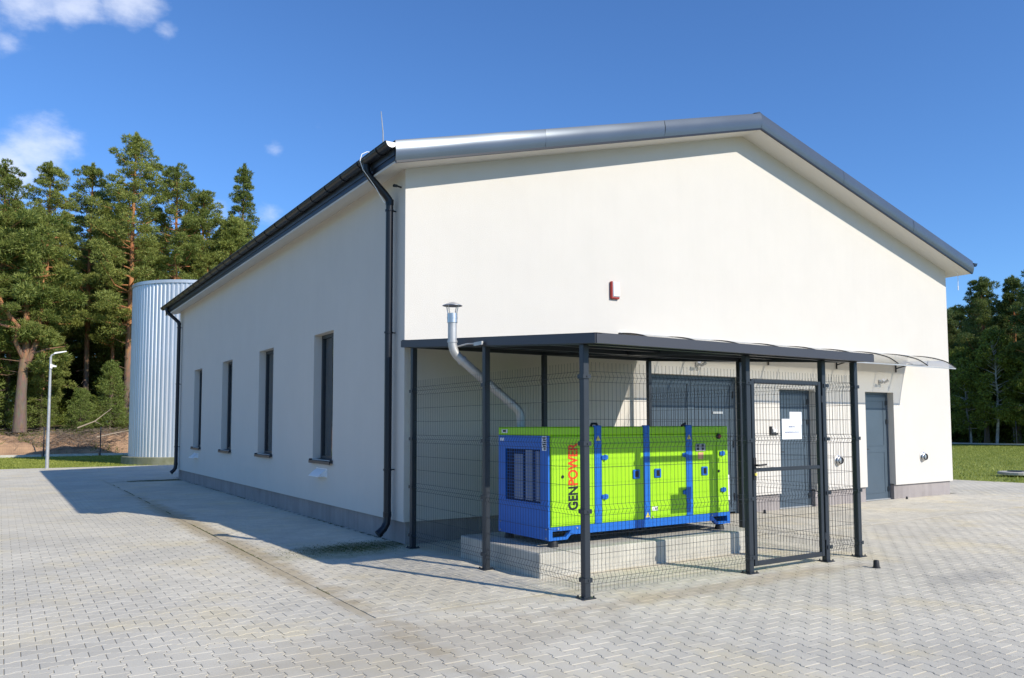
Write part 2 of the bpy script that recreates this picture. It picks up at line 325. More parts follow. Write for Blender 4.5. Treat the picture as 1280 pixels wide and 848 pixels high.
    def mesh(s, name, mats, smooth=False, recalc=True):
        me = bpy.data.meshes.new(name); me.from_pydata(s.v, [], s.f)
        for m_ in (mats if isinstance(mats, (list, tuple)) else [mats]): me.materials.append(m_)
        if any(s.mi): me.polygons.foreach_set('material_index', s.mi)
        if recalc:
            import bmesh
            b = bmesh.new(); b.from_mesh(me); bmesh.ops.recalc_face_normals(b, faces=b.faces); b.to_mesh(me); b.free()
        if smooth:
            me.polygons.foreach_set('use_smooth', [True]*len(me.polygons))
            try: me.set_sharp_from_angle(angle=R(40))
            except Exception: pass
        me.update(); return me
def fast_mesh(name, V, tris, m, smooth=False):
    me = bpy.data.meshes.new(name); V = np.asarray(V, dtype=np.float32); T = np.asarray(tris, dtype=np.int32); k = T.shape[1]
    me.vertices.add(len(V)); me.vertices.foreach_set('co', V.ravel()); me.loops.add(T.size); me.loops.foreach_set('vertex_index', T.ravel())
    me.polygons.add(len(T)); me.polygons.foreach_set('loop_start', np.arange(0, T.size, k, dtype=np.int32)); me.update(calc_edges=True)
    me.polygons.foreach_set('use_smooth', np.full(len(T), bool(smooth))); me.materials.append(m); return me
def link(name, me, parent=None, loc=(0, 0, 0), rz=0, **props):
    o = bpy.data.objects.new(name, me); COL.objects.link(o); o.location = loc; o.rotation_euler = (0, 0, rz)
    if parent: o.parent = parent
    for k, v in props.items():
        if v is not None: o[k] = v
    return o
def build(mb, name, m, parent=None, smooth=False, **props): return link(name, mb.mesh(name, m, smooth), parent, **props)
def thing(name, label, cat, loc=(0, 0, 0), rz=0, group=None): return link(name, None, None, loc, rz, label=label, category=cat, group=group)
def copy_tree(src, loc, rz=0, scale=None, label=None, group=None):
    r = src.copy(); COL.objects.link(r); r.location = loc; r.rotation_euler = (0, 0, rz)
    if scale: r.scale = scale
    if label: r['label'] = label
    if group: r['group'] = group
    for ch in list(src.children):
        c = ch.copy(); COL.objects.link(c); c.parent = r
        for g in list(ch.children):
            d = g.copy(); COL.objects.link(d); d.parent = c
    return r

# ------------------------------------------------------------------ ground
BW, BL, H0, H1 = 13.70, 16.55, 5.21, 7.04       # building width, length, eave and ridge wall height
g = MB(); nx = 2
def ground_sheet():
    # grass terrain out to the horizon with a hole-free sheet below everything
    mb = MB(); mb.add([(-1500, -1500, -.10), (1500, -1500, -.10), (1500, 1500, -.10), (-1500, 1500, -.10)], [(0, 1, 2, 3)])
    return build(mb, 'grass_ground', M['grass'], kind='structure')
ground_sheet()
# paving bed (joints show between the pavers)
yard_poly = [(-26, -18), (19.4, -18), (18.9, -4), (18.55, .75), (18.40, 2.5), (17.6, 5.0), (16.0, 8.5), (15.4, 14), (15.2, 26.4), (-26, 26.9)]
mb = MB(); mb.add([(x, y, -.0062) for x, y in yard_poly], [tuple(range(len(yard_poly)))])
yard = build(mb, 'paved_yard', M['joint'], kind='structure')
def in_poly(P, poly):
    x, y = P[:, 0], P[:, 1]; ins = np.zeros(len(P), bool); n = len(poly)
    for i in range(n):
        x0, y0 = poly[i]; x1, y1 = poly[(i+1) % n]
        c = ((y0 > y) != (y1 > y)) & (x < (x1-x0)*(y-y0)/((y1-y0) if y1 != y0 else 1e-9)+x0); ins ^= c
    return ins
def px_of(P):
    d = P-CPOS; z = d@F_; z = np.where(z < .3, .3, z)
    return 662.149+997.029*(d@R_)/z, 468.592-997.029*(d@U_)/z, d@F_
EX, EY = -1.90, -3.68      # apron edges
EX2, EY2 = 4.42, -2.25
def beh_outline(g=.0022):
    a, b, c, h1, h2 = .1-g, .066-g*.3, .036+g*.3, .0825-g, .0565-g
    return [(-a, -h1), (-b, -h1), (-c, -h2), (c, -h2), (b, -h1), (a, -h1), (a, h1), (b, h1), (c, h2), (-c, h2), (-b, h1), (-a, h1)]
def rect_outline(l, w, g=.002): return [(-l/2+g, -w/2+g), (l/2-g, -w/2+g), (l/2-g, w/2-g), (-l/2+g, w/2-g)]
def rot90(o): return [(-y, x) for x, y in o]
def inset(o, d):
    P = np.array(o); n = len(P); res = []
    for i in range(n):
        p, q, r_ = P[i-1], P[i], P[(i+1) % n]
        e1 = (q-p)/np.linalg.norm(q-p); e2 = (r_-q)/np.linalg.norm(r_-q)
        n1 = np.array([-e1[1], e1[0]]); n2 = np.array([-e2[1], e2[0]]); b = n1+n2; b = b/(b@n1)
        res.append(tuple(q+b*d))
    return res
def paver_mesh_arrays(o):
    n = len(o); top = inset(o, .0034); V = [(x, y, 0) for x, y in top]+[(x, y, -.0019) for x, y in o]+[(x, y, -.014) for x, y in o]
    F = [tuple(range(n))]
    for k in (0, n):
        F += [(k+i, k+n+i, k+n+(i+1) % n, k+(i+1) % n) for i in range(n)]
    return np.array(V), F
TYPES = {}
for key, o in (('bx', beh_outline()), ('by', rot90(beh_outline())), ('hy', rect_outline(.1, .2)), ('hx', rect_outline(.2, .1))):
    TYPES[key] = (o, *paver_mesh_arrays(o))
def lattice(key, x0, x1, y0, y1):
    if key in ('bx', 'hx'):
        p = .139 if key == 'bx' else .1; rows = np.arange(math.floor(y0/p), math.ceil(y1/p)+1); out = []
        for r_ in rows:
            xs = np.arange(math.floor(x0/.2), math.ceil(x1/.2)+1)*.2+(.1 if r_ % 2 else 0); out.append(np.c_[xs, np.full(len(xs), r_*p)])
    else:
        p = .139 if key == 'by' else .1; cols = np.arange(math.floor(x0/p), math.ceil(x1/p)+1); out = []
        for c_ in cols:
            ys = np.arange(math.floor(y0/.2), math.ceil(y1/.2)+1)*.2+(.1 if c_ % 2 else 0); out.append(np.c_[np.full(len(ys), c_*p), ys])
    return np.vstack(out)
fieldV, fieldF, voff = [], [], 0; singles = []
def clip_poly(poly, box):
    x0, x1, y0, y1 = box
    for ax, lim, sgn in ((0, x0, 1), (0, x1, -1), (1, y0, 1), (1, y1, -1)):
        outp = []; n = len(poly)
        for i in range(n):
            a, b = poly[i], poly[(i+1) % n]; ia = sgn*(a[ax]-lim) >= 0; ib = sgn*(b[ax]-lim) >= 0
            if ia: outp.append(a)
            if ia != ib:
                t = (lim-a[ax])/(b[ax]-a[ax]); outp.append((a[0]+t*(b[0]-a[0]), a[1]+t*(b[1]-a[1])))
        poly = outp
        if len(poly) < 3: return []
    return poly
def zone(key, x0, x1, y0, y1, holes=(), soft=()):
    global voff
    o, V0, F0 = TYPES[key]; P = lattice(key, x0-.2, x1+.2, y0-.2, y1+.2)
    P = P[(P[:, 0] > x0-.1) & (P[:, 0] < x1+.1) & (P[:, 1] > y0-.1) & (P[:, 1] < y1+.1)]
    for e, ax, sg, lim in (('x0', 0, 1, x0), ('x1', 0, -1, x1), ('y0', 1, 1, y0), ('y1', 1, -1, y1)):
        if e in soft: P = P[(P[:, ax] > lim) if sg > 0 else (P[:, ax] <= lim)]
    if 'x0' in soft: x0 -= .2
    if 'x1' in soft: x1 += .2
    if 'y0' in soft: y0 -= .2
    if 'y1' in soft: y1 += .2
    P = P[in_poly(P, yard_poly)]
    for (a, b, c, d) in holes: P = P[~((P[:, 0] > a) & (P[:, 0] < b) & (P[:, 1] > c) & (P[:, 1] < d))]
    u, v, z = px_of(np.c_[P, np.zeros(len(P))])
    keep = (z > .9) & (u > -330) & (u < 1610) & (v < 1120); P = P[keep]; u, v, z = u[keep], v[keep], z[keep]
    hx = max(abs(a) for a, b in o); hy = max(abs(b) for a, b in o)
    whole = (P[:, 0]-hx >= x0) & (P[:, 0]+hx <= x1) & (P[:, 1]-hy >= y0) & (P[:, 1]+hy <= y1)
    for i in np.where(whole & (v < 852) & (u > -12) & (u < 1292))[0]: singles.append((z[i], key, P[i, 0], P[i, 1]))
    ii = np.where(whole)[0]; near = set()
    zone.keep.append((key, P[ii], z[ii]))
    # cut stones along the zone's edge
    for i in np.where(~whole)[0]:
        poly = clip_poly([(a+P[i, 0], b+P[i, 1]) for a, b in o], (x0, x1, y0, y1))
        q = []
        for p_ in poly:
            if not q or (abs(p_[0]-q[-1][0])+abs(p_[1]-q[-1][1])) > 1e-4: q.append(p_)
        if len(q) > 2 and abs(q[0][0]-q[-1][0])+abs(q[0][1]-q[-1][1]) < 1e-4: q.pop()
        if len(q) < 3: continue
        A = abs(sum(q[k][0]*q[(k+1) % len(q)][1]-q[(k+1) % len(q)][0]*q[k][1] for k in range(len(q))))/2
        if A < .0002: continue
        n = len(q); dz = random.uniform(-.001, .001)
        zone.cut.append((q, dz))
zone.keep = []; zone.cut = []
bld = (-.02+.06, BW-.06, .06, BL+.1)
zone('bx', -12, EX-.085, EY-.02, 26.9)
zone('bx', EX-.085, 16, 17.3, 26.8, holes=())
zone('by', -14, EX2+.01, -16, EY-.02, soft=('x1',))
zone('by', EX2+.01, 19.4, -16, EY-.02, soft=('x0', 'y1'))
zone('by', EX2, 19.4, EY-.02, EY2-.085, soft=('y0',))
zone('by', 14.0, 19.4, EY2-.085, 17.3)
zone('bx', EX, .06, EY+.06, 17.3, soft=('x1',))
zone('bx', .06, EX2, EY+.06, .06, soft=('x0',))
zone('bx', EX2, 13.99, EY2, .06)
singles.sort(); single_set = set((k, round(x, 3), round(y, 3)) for _, k, x, y in singles[:296])
pm = {}
for key, (o, V0, F0) in TYPES.items():
    me = bpy.data.meshes.new('paver_'+key); me.from_pydata([tuple(v) for v in V0], [], F0); me.materials.append(M['paver']); pm[key] = me
for _, k, x, y in singles[:296]:
    ob = link('paver', pm[k], yard, (x, y, random.uniform(-.001, .001))); ob.rotation_euler = (random.gauss(0, .004), random.gauss(0, .004), 0)
allV = []; loops = []; starts = []; totals = []; nl = 0; vo = 0
for key, P, z in zone.keep:
    o, V0, F0 = TYPES[key]
    mask = np.array([(key, round(float(a), 3), round(float(b), 3)) not in single_set for a, b in P]) if len(P) else np.zeros(0, bool)
    P = P[mask]; k = len(P)
    if not k: continue
    tilt = np.random.normal(0, .004, (k, 2)); dz = np.random.uniform(-.001, .001, k)
    V = V0[None]+np.zeros((k, 1, 1)); V = V.copy(); V[:, :, 2] += dz[:, None]+V[:, :, 0]*tilt[:, :1]+V[:, :, 1]*tilt[:, 1:]
    V[:, :, 0] += P[:, :1]; V[:, :, 1] += P[:, 1:]
    fl = np.concatenate([np.array(f) for f in F0]); ft = np.array([len(f) for f in F0])
    L_ = (fl[None]+(np.arange(k)*len(V0))[:, None]+vo).ravel(); loops.append(L_); totals.append(np.tile(ft, k)); allV.append(V.reshape(-1, 3)); vo += k*len(V0)
for q, dz in zone.cut:
    n = len(q); V = [(x, y, dz-.0005) for x, y in q]+[(x, y, -.012) for x, y in q]
    fs = [tuple(range(n))]+[(i, n+i, n+(i+1) % n, (i+1) % n) for i in range(n)]
    loops.append(np.array([j+vo for f in fs for j in f])); totals.append(np.array([len(f) for f in fs])); allV.append(np.array(V)); vo += 2*n
V = np.vstack(allV).astype(np.float32); L_ = np.concatenate(loops).astype(np.int32); T_ = np.concatenate(totals).astype(np.int32)
me = bpy.data.meshes.new('paver_field'); me.vertices.add(len(V)); me.vertices.foreach_set('co', V.ravel()); me.loops.add(len(L_)); me.loops.foreach_set('vertex_index', L_)
me.polygons.add(len(T_)); me.polygons.foreach_set('loop_start', (np.cumsum(T_)-T_).astype(np.int32)); me.update(calc_edges=True); me.polygons.foreach_set('use_smooth', np.zeros(len(T_), bool)); me.materials.append(M['paver'])
link('paver_field', me, yard, kind='stuff')
# flush kerb stones that frame the apron
kb = MB().cbox(-.499, .499, -.04, .04, -.05, .0, .004); kme = kb.mesh('kerb_stone', M['kerb'])
def kerb_run(x0, y0, x1, y1):
    L = math.hypot(x1-x0, y1-y0); n = max(1, round(L)); a = math.atan2(y1-y0, x1-x0)
    for i in range(n):
        t = (i+.5)/n; o = link('kerb_stone', kme, yard, (x0+(x1-x0)*t, y0+(y1-y0)*t, random.uniform(-.004, -.002)), a+random.gauss(0, .001)); o.scale = (L/n, 1, 1)
kerb_run(EX-.043, EY+.06, EX-.043, 17.3)
kerb_run(EX-.08, EY+.02, EX2, EY+.02)
kerb_run(EX2-.04, EY+.06, EX2-.04, EY2-.08)
kerb_run(EX2, EY2-.043, 19.0, EY2-.043)
# kerb between paving and lawn on the right and at the back
kerb_run(18.95, -4, 18.58, .75); kerb_run(18.58, .75, 18.43, 2.5); kerb_run(18.43, 2.5, 17.63, 5.0); kerb_run(-12, 26.9, 4, 26.65)
# moss growing in the joints under the downpipe outlets
def scatter_blades(name, pts, h, w, m, parent=None, lean=.5, **props):
    k = len(pts); a = np.random.uniform(0, 2*np.pi, k); hh = h*np.random.uniform(.5, 1.2, k); l = np.random.normal(0, lean, (k, 2))*hh[:, None]
    V = np.zeros((k, 3, 3)); V[:, 0, :] = pts; V[:, 1, :] = pts; V[:, 2, :] = pts
    V[:, 0, 0] += np.cos(a)*w/2; V[:, 0, 1] += np.sin(a)*w/2; V[:, 1, 0] -= np.cos(a)*w/2; V[:, 1, 1] -= np.sin(a)*w/2
    V[:, 2, 0] += l[:, 0]; V[:, 2, 1] += l[:, 1]; V[:, 2, 2] += hh
    me = fast_mesh(name, V.reshape(-1, 3), np.arange(3*k).reshape(-1, 3), m); return link(name, me, parent, **props)
n = 6500
mx_, my_ = np.random.normal(-.55, .42, n), np.random.normal(.18, .24, n)
col_ = np.round(mx_/.1)*.1+.05; sel = np.random.rand(n) < .3; mx_ = np.where(sel, col_+np.random.normal(0, .006, n), mx_)
n2 = 2600; bx_, by_ = np.random.uniform(-1.4, .0, n2), np.random.normal(16.2, .16, n2)
n3 = 5200; k1 = np.random.rand(n3) < .6
kx_ = np.where(k1, EX+.002+np.random.normal(0, .004, n3), np.random.uniform(EX, -.0, n3)*0+.03); ky_ = np.where(k1, np.random.uniform(-3.5, 17, n3), np.random.uniform(.1, 16, n3))
kk = np.sin(ky_*2.3)+np.sin(ky_*5.1+1)+np.sin(ky_*.7) > .2; kx_, ky_ = kx_[kk], ky_[kk]; n3 = len(kx_)
pts = np.c_[np.r_[mx_, bx_, kx_], np.r_[my_, by_, ky_], np.full(n+n2+n3, -.003)]; pts = pts[(pts[:, 0] < .045) & (pts[:, 0] > EX-.02)]
scatter_blades('moss', pts, .011, .010, M['moss'], kind='stuff', lean=.8)

# lawn blades (back strip and right lawn)
def lawn(n, x0, x1, y0, y1, keepf=None):
    P = np.c_[np.random.uniform(x0, x1, n), np.random.uniform(y0, y1, n), np.full(n, -.10)]
    if keepf is not None: P = P[keepf(P)]
    return P
P1 = lawn(70000, -9, 9, 26.9, 43)
P2 = lawn(90000, 16, 60, -2, 26, lambda P: ~in_poly(P, yard_poly) & (np.abs(P[:, 1]-P[:, 0]*.36-4) < 14))
scatter_blades('grass', np.vstack([P1, P2]), .075, .03, M['blade'], kind='stuff', lean=.5)

# ------------------------------------------------------------------ building
B = thing('hall_building', 'large cream plastered hall with low pitched gable roof and grey plinth', 'building', (0, 0, 0))
def Hx(x): return H0+(H1-H0)*(1-abs(x-BW/2)/(BW/2))
ZB = .305; RD = .17; SR = .2
front_op = [(4.41, 6.68, -1, 2.47), (7.73, 8.80, -1, 2.275), (10.44, 11.45, -1, 2.28)]   # x0,x1,z0,z1
side_op = [(2.80, 3.78, 1.03, 3.20), (6.29, 7.36, 1.03, 3.20), (9.72, 10.74, 1.03, 3.20), (13.14, 14.16, 1.03, 3.20)]
def wall_mesh(mb, u0, u1, ops, zb, top, extra, P, depth_vec):
    us = sorted(set([u0, u1]+[o[0] for o in ops]+[o[1] for o in ops]+extra))
    for a, b in zip(us[:-1], us[1:]):
        mids = [o for o in ops if o[0] <= (a+b)/2 <= o[1]]; z = zb
        spans = []
        for o in mids:
            if o[2] > z: spans.append((z, o[2]))
            z = o[3]
        for s0, s1 in spans: mb.add([P(a, s0), P(b, s0), P(b, s1), P(a, s1)], [(0, 1, 2, 3)])
        mb.add([P(a, z), P(b, z), P(b, top(b)), P(a, top(a))], [(0, 1, 2, 3)])
    D = Vector(depth_vec)
    for o in ops:
        z0 = max(o[2], zb); c = [Vector(P(o[0], z0)), Vector(P(o[1], z0)), Vector(P(o[1], o[3])), Vector(P(o[0], o[3]))]
        segs = [(1, 2), (2, 3), (3, 0)]+([(0, 1)] if o[2] > zb else [])
        for i, j in segs: mb.add([c[i], c[j], c[j]+D, c[i]+D], [(0, 1, 2, 3)])
    # soffit lip at the wall bottom
    prev = u0
    for o in sorted(ops)+[(u1, u1, -1, 0)]:
        if o[2] < zb:
            mb.add([P(prev, zb), P(o[0], zb), tuple(Vector(P(o[0], zb))+D*.35), tuple(Vector(P(prev, zb))+D*.35)], [(0, 1, 2, 3)]); prev = o[1]
def build_nr(mb, name, m, parent=None, **props):
    return link(name, mb.mesh(name, m, False, recalc=False), parent, **props)
mb = MB(); wall_mesh(mb, 0, BW, front_op, ZB, Hx, [BW/2], lambda u, z: (u, 0, z), (0, RD, 0)); build_nr(mb, 'gable_wall', M['plaster'], B)
mb = MB(); wall_mesh(mb, 0, BL, side_op, ZB, lambda u: H0, [], lambda u, z: (0, u, z), (SR, 0, 0)); build_nr(mb, 'side_wall', M['plaster'], B)
mb = MB(); mb.add([(BW, 0, ZB), (BW, BL, ZB), (BW, BL, H0), (BW, 0, H0)], [(0, 1, 2, 3)]); mb.add([(BW, 0, ZB), (BW, BL, ZB), (BW-.06, BL, ZB), (BW-.06, 0, ZB)], [(0, 1, 2, 3)]); build_nr(mb, 'side_wall', M['plaster'], B)
mb = MB(); mb.add([(0, BL, ZB), (BW, BL, ZB), (BW, BL, H0), (BW/2, BL, H1), (0, BL, H0)], [(0, 1, 2, 3, 4)]); build_nr(mb, 'gable_wall', M['plaster'], B)
mb = MB()
pr = .05; prev = pr
for o in front_op+[(BW-pr, BW-pr)]:
    mb.box(prev, o[0], pr, pr+.25, -.05, ZB+.02); prev = o[1]
mb.box(pr, pr+.25, pr+.25, BL-pr, -.05, ZB+.02); mb.box(BW-pr-.25, BW-pr, pr+.25, BL-pr, -.05, ZB+.02); mb.box(pr+.25, BW-pr-.25, BL-pr-.25, BL-pr, -.05, ZB+.02)
build(mb, 'plinth', M['plinth'], B)
mb = MB(); mb.box(.32, BW-.32, .32, BL-.32, .28, .3); mb.box(4.2, 4.3, .32, BL-.32, .3, H0-.1); mb.box(.32, BW-.32, .32, BL-.32, H0-.14, H0-.1); mb.box(4.3, BW-.3, .34, .36, .3, H0-.1); build(mb, 'inner_room', M['interior'], B)
# roof: two slopes, each an overhanging slab
YF, YR = -.45, BL+.45; XO = .36; sl_ = (7.28-5.345)/(BW/2+XO)
RT = lambda x: 7.28-sl_*abs(x-BW/2)
for side in (-1, 1):
    xe = BW/2+side*(BW/2+XO); mb = MB()
    th = .24
    A = [(BW/2, RT(BW/2)), (xe, RT(xe)), (xe, RT(xe)-th+.06), (BW/2, RT(BW/2)-th)]
    mb.prism([(x, YF+.02, z) for x, z in A], (0, YF, 0), (0, YR-.02, 0)); rp = build(mb, 'roof', M['roof'], B)
    # standing seams
    mb = MB(); k = int((YR-YF)/.5)
    for i in range(1, k+1):
        y = YF+i*(YR-YF)/(k+1); mb.prism([(BW/2, y-.012, RT(BW/2)+.001), (xe, y-.012, RT(xe)+.001), (xe, y-.012, RT(xe)+.03), (BW/2, y-.012, RT(BW/2)+.03)], (0, 0, 0), (0, .024, 0))
    build(mb, 'roof_seams', M['roof'], rp, kind='stuff')
mb = MB(); mb.prism([(BW/2-.14, YF+.03, RT(BW/2-.14)+.035), (BW/2, YF+.03, RT(BW/2)+.05), (BW/2+.14, YF+.03, RT(BW/2-.14)+.035), (BW/2, YF+.03, RT(BW/2)+.02)], (0, 0, 0), (0, YR-YF-.06, 0)); build(mb, 'ridge_cap', M['roof'], B)
# verge flashings: slightly bulging strips with joints
def verge(xa, xb, y, sgn):
    n_prof = 7; h = .265; mb = MB(); prof = []
    for i in range(n_prof):
        t = i/(n_prof-1); bulge = .022*math.sin(math.pi*min(1, t*1.0)) ; prof.append((-.004-bulge, -t*h))
    prof = [(.10, .012), (.0, .012)]+prof+[(.0, -h), (.012, -h-.012), (.012, -h+.0)]
    nx_ = 7; rows = []
    for k in range(nx_):
        x = xa+(xb-xa)*k/(nx_-1); wob = .004*math.sin(k*2.1+xa)
        rows.append([(x, y-sgn*(-p[0])*1.0+(wob if 2 < i < 7 else 0), RT(x)+p[1]) if sgn > 0 else (x, y-p[0], RT(x)+p[1]) for i, p in enumerate(prof)])
    m_ = len(prof); vs = [v for r_ in rows for v in r_]; fs = [(k*m_+i, k*m_+i+1, (k+1)*m_+i+1, (k+1)*m_+i) for k in range(nx_-1) for i in range(m_-1)]
    mb.add(vs, fs); o = build(mb, 'verge_flashing', M['fascia'], B, smooth=True); return o
def verge_run(xa, xb, y, sgn, n):
    for i in range(n):
        a = xa+(xb-xa)*i/n; b = xa+(xb-xa)*(i+1)/n; d = .003 if a < b else -.003; verge(a+d, b-d, y, sgn)
verge_run(-XO, BW/2, YF, 1, 3); verge_run(BW/2, BW+XO, YF, 1, 3); verge_run(-XO, BW/2, YR, -1, 2); verge_run(BW/2, BW+XO, YR, -1, 2)
# dark drip bead under the verge
for xa, xb in ((-XO+.02, BW/2), (BW/2, BW+XO-.02)):
    mb = MB(); mb.prism([(xa, YF-.004, RT(xa)-.265), (xb, YF-.004, RT(xb)-.265), (xb, YF-.004, RT(xb)-.295), (xa, YF-.004, RT(xa)-.295)], (0, 0, 0), (0, .03, 0)); build(mb, 'drip_edge', M['gutter'], B)
# soffit boards
for side in (-1, 1):
    xe = BW/2+side*(BW/2+XO-.02); f = lambda x: RT(x)-.285
    for (ya, yb) in ((YF+.02, .02), (BL-.02, YR-.02)):
        mb = MB(); mb.prism([(BW/2, ya, f(BW/2)), (xe, ya, f(xe)), (xe, ya, f(xe)+.05), (BW/2, ya, f(BW/2)+.05)], (0, 0, 0), (0, yb-ya, 0)); build(mb, 'soffit', M['soffit'], B)
    xi = BW/2+side*(BW/2-.02); mb = MB(); mb.prism([(xi, .021, f(xi)), (xe, .021, f(xe)), (xe, .021, f(xe)+.05), (xi, .021, f(xi)+.05)], (0, 0, 0), (0, BL-.042, 0)); build(mb, 'soffit', M['soffit'], B)
# gutters (half round) with brackets
for side in (-1, 1):
    gx = BW/2+side*(BW/2+XO+.065); gz = RT(-XO)-.035; r = .078
    mb = MB(); n = 11; y0, y1 = YF-.03, YR+.03
    ring = lambda rr: [(gx+side*0+rr*math.cos(math.pi+math.pi*i/(n-1)), gz+rr*math.sin(math.pi+math.pi*i/(n-1))) for i in range(n)]
    O_, I_ = ring(r), ring(r-.006)
    prof = O_+I_[::-1]; k = len(prof); vs = [(x, y0, z) for x, z in prof]+[(x, y1, z) for x, z in prof]
    mb.add(vs, [(i, (i+1) % k, k+(i+1) % k, k+i) for i in range(k)]+[tuple(range(k)), tuple(range(k, 2*k))])
    mb.tube([(gx+side*r, y0, gz), (gx+side*r, y1, gz)], .009, 8)
    G = build(mb, 'gutter', M['gutter'], B, smooth=True)
    for yy in (y0, y1):
        mb = MB(); poly = [(x, yy, z) for x, z in O_]; mb.prism(poly, (0, 0, 0), (0, .006 if yy < 0 else -.006, 0)); build(mb, 'end_cap', M['galv'], G, label='bare metal gutter end cap') if yy < 0 and side < 0 else build(mb, 'end_cap', M['gutter'], G)
    bmb = MB(); pr_ = ring(r+.004); pr2 = ring(r+.010); prof = pr_+pr2[::-1]; k = len(prof)
    vs = [(x, -.014, z) for x, z in prof]+[(x, .014, z) for x, z in prof]; bmb.add(vs, [(i, (i+1) % k, k+(i+1) % k, k+i) for i in range(k)]+[tuple(range(k)), tuple(range(k, 2*k))])
    bmb.box(gx-r, gx+r, -.012, .012, gz+.010, gz+.014)
    bme = bmb.mesh('gutter_bracket', M['gutter'])
    nb = 26
    for i in range(nb): link('gutter_bracket', bme, G, (0, y0+.35+i*(y1-y0-.6)/(nb-1), 0))
    # fascia board behind the gutter
    xf = BW/2+side*(BW/2+XO-.012); mb = MB(); mb.box(min(xf, xf-side*.02), max(xf, xf-side*.02), YF+.03, YR-.03, RT(-XO)-.25, RT(-XO)-.02); build(mb, 'eaves_board', M['gutter'], B)
def downpipe(side, y, hop, foot):
    gx = BW/2+side*(BW/2+XO+.065); wx = BW/2+side*(BW/2+.10); z0 = RT(-XO)-.10; r = .052
    dx = side
    pts = [(gx, y+hop, z0), (gx, y+hop, z0-.08), (gx-dx*.015, y+hop, z0-.13), (gx-dx*.06, y+hop*.8, z0-.19), (wx+dx*.06, y+hop*.2, z0-.40), (wx+dx*.015, y, z0-.46), (wx, y, z0-.53), (wx, y, foot+.22), (wx+dx*.01, y, foot+.14), (wx+dx*.05, y, foot+.07), (wx+dx*.13, y, foot)]
    mb = MB(); mb.tube(pts, r, 14); mb.tube([(gx, y+hop, z0+.05), (gx, y+hop, z0-.01)], [.075, .056], 14)
    for z in (z0-.5, foot+.26): mb.tube([(wx, y, z-.035), (wx, y, z+.035)], r+.006, 14)
    mb.tube([(wx+dx*.10, y, foot+.02), (wx+dx*.135, y, foot-.005)], r+.006, 14)
    o = build(mb, 'downpipe', M['gutter'], B, smooth=True)
    for z in (1.0, 2.9, z0-.62):
        mb = MB(); mb.tube([(wx, y, z-.012), (wx, y, z+.012)], r+.010, 14); mb.box(min(wx, wx-dx*.11), max(wx, wx-dx*.11), y-.008, y+.008, z-.008, z+.008); build(mb, 'pipe_clamp', M['gutter'], o)
downpipe(-1, .31, .05, .13); downpipe(-1, 16.15, .2, .22); downpipe(1, .8, 0, .15); downpipe(1, 15.8, 0, .15)
# lightning protection: rod on the roof, white conductor over the gutter
mb = MB(); mb.tube([(.09, 1.0, RT(.09)-.01), (.085, 1.0, 6.0), (.05, 1.0, 6.32)], [.012, .010, .006], 6); mb.box(.0, .18, .95, 1.05, RT(.09)-.03, RT(.09)+.03); build(mb, 'lightning_rod', M['galv'], B)
mb = MB(); gz = RT(-XO)
mb.tube([(.2, .52, RT(.2)+.03), (-.2, .5, RT(-.2)+.10), (-.40, .42, gz+.10), (-.50, .36, gz+.03), (-.54, .32, gz-.08), (-.50, .31, gz-.2), (-.32, .30, gz-.42), (-.18, .31, gz-.62)], .0055, 6); build(mb, 'conductor_wire', M['white'], B)
mb = MB(); mb.tube([(13.86, -.2, 5.1), (13.87, -.2, 4.95), (13.86, -.2, 4.8)], .006, 6); mb.tube([(13.86, -.2, 4.80), (13.86, -.2, 4.70)], .012, 6); build(mb, 'conductor_wire', M['white'], B)
# windows
for (a, b, z0, z1) in side_op:
    fx = SR-.06; w = .06
    mb = MB(); mb.box(fx, fx+.07, a, a+w, z0, z1); mb.box(fx, fx+.07, b-w, b, z0, z1); mb.box(fx+.001, fx+.069, a+w, b-w, z0, z0+w); mb.box(fx+.001, fx+.069, a+w, b-w, z1-w, z1)
    f = build(mb, 'window', M['window_frame'], B)
    mb = MB(); mb.box(fx+.030, fx+.044, a+w-.01, b-w+.01, z0+w-.01, z1-w+.01); build(mb, 'pane', M['glass'], f)
    mb = MB(); mb.prism([(-.055, a-.03, z0-.028), (fx, a-.03, z0+.004), (fx, a-.03, z0+.012), (-.055, a-.03, z0-.016), ], (0, 0, 0), (0, b-a+.06, 0)); mb.box(-.062, -.050, a-.035, b+.035, z0-.062, z0-.016)
    for yy in (a-.035, b+.029): mb.box(-.055, .0, yy, yy+.006, z0-.04, z0+.012)
    build(mb, 'sill', M['window_frame'], f)
    mb = MB(); ys = a+w if a > 4 else a+.52*(b-a)
    while ys < b-w-.02: mb.box(fx+.055, fx+.059, ys, ys+.085, z0+w, z1-w); ys += .094
    build(mb, 'inner_blind', M['blind'], f, kind='stuff')
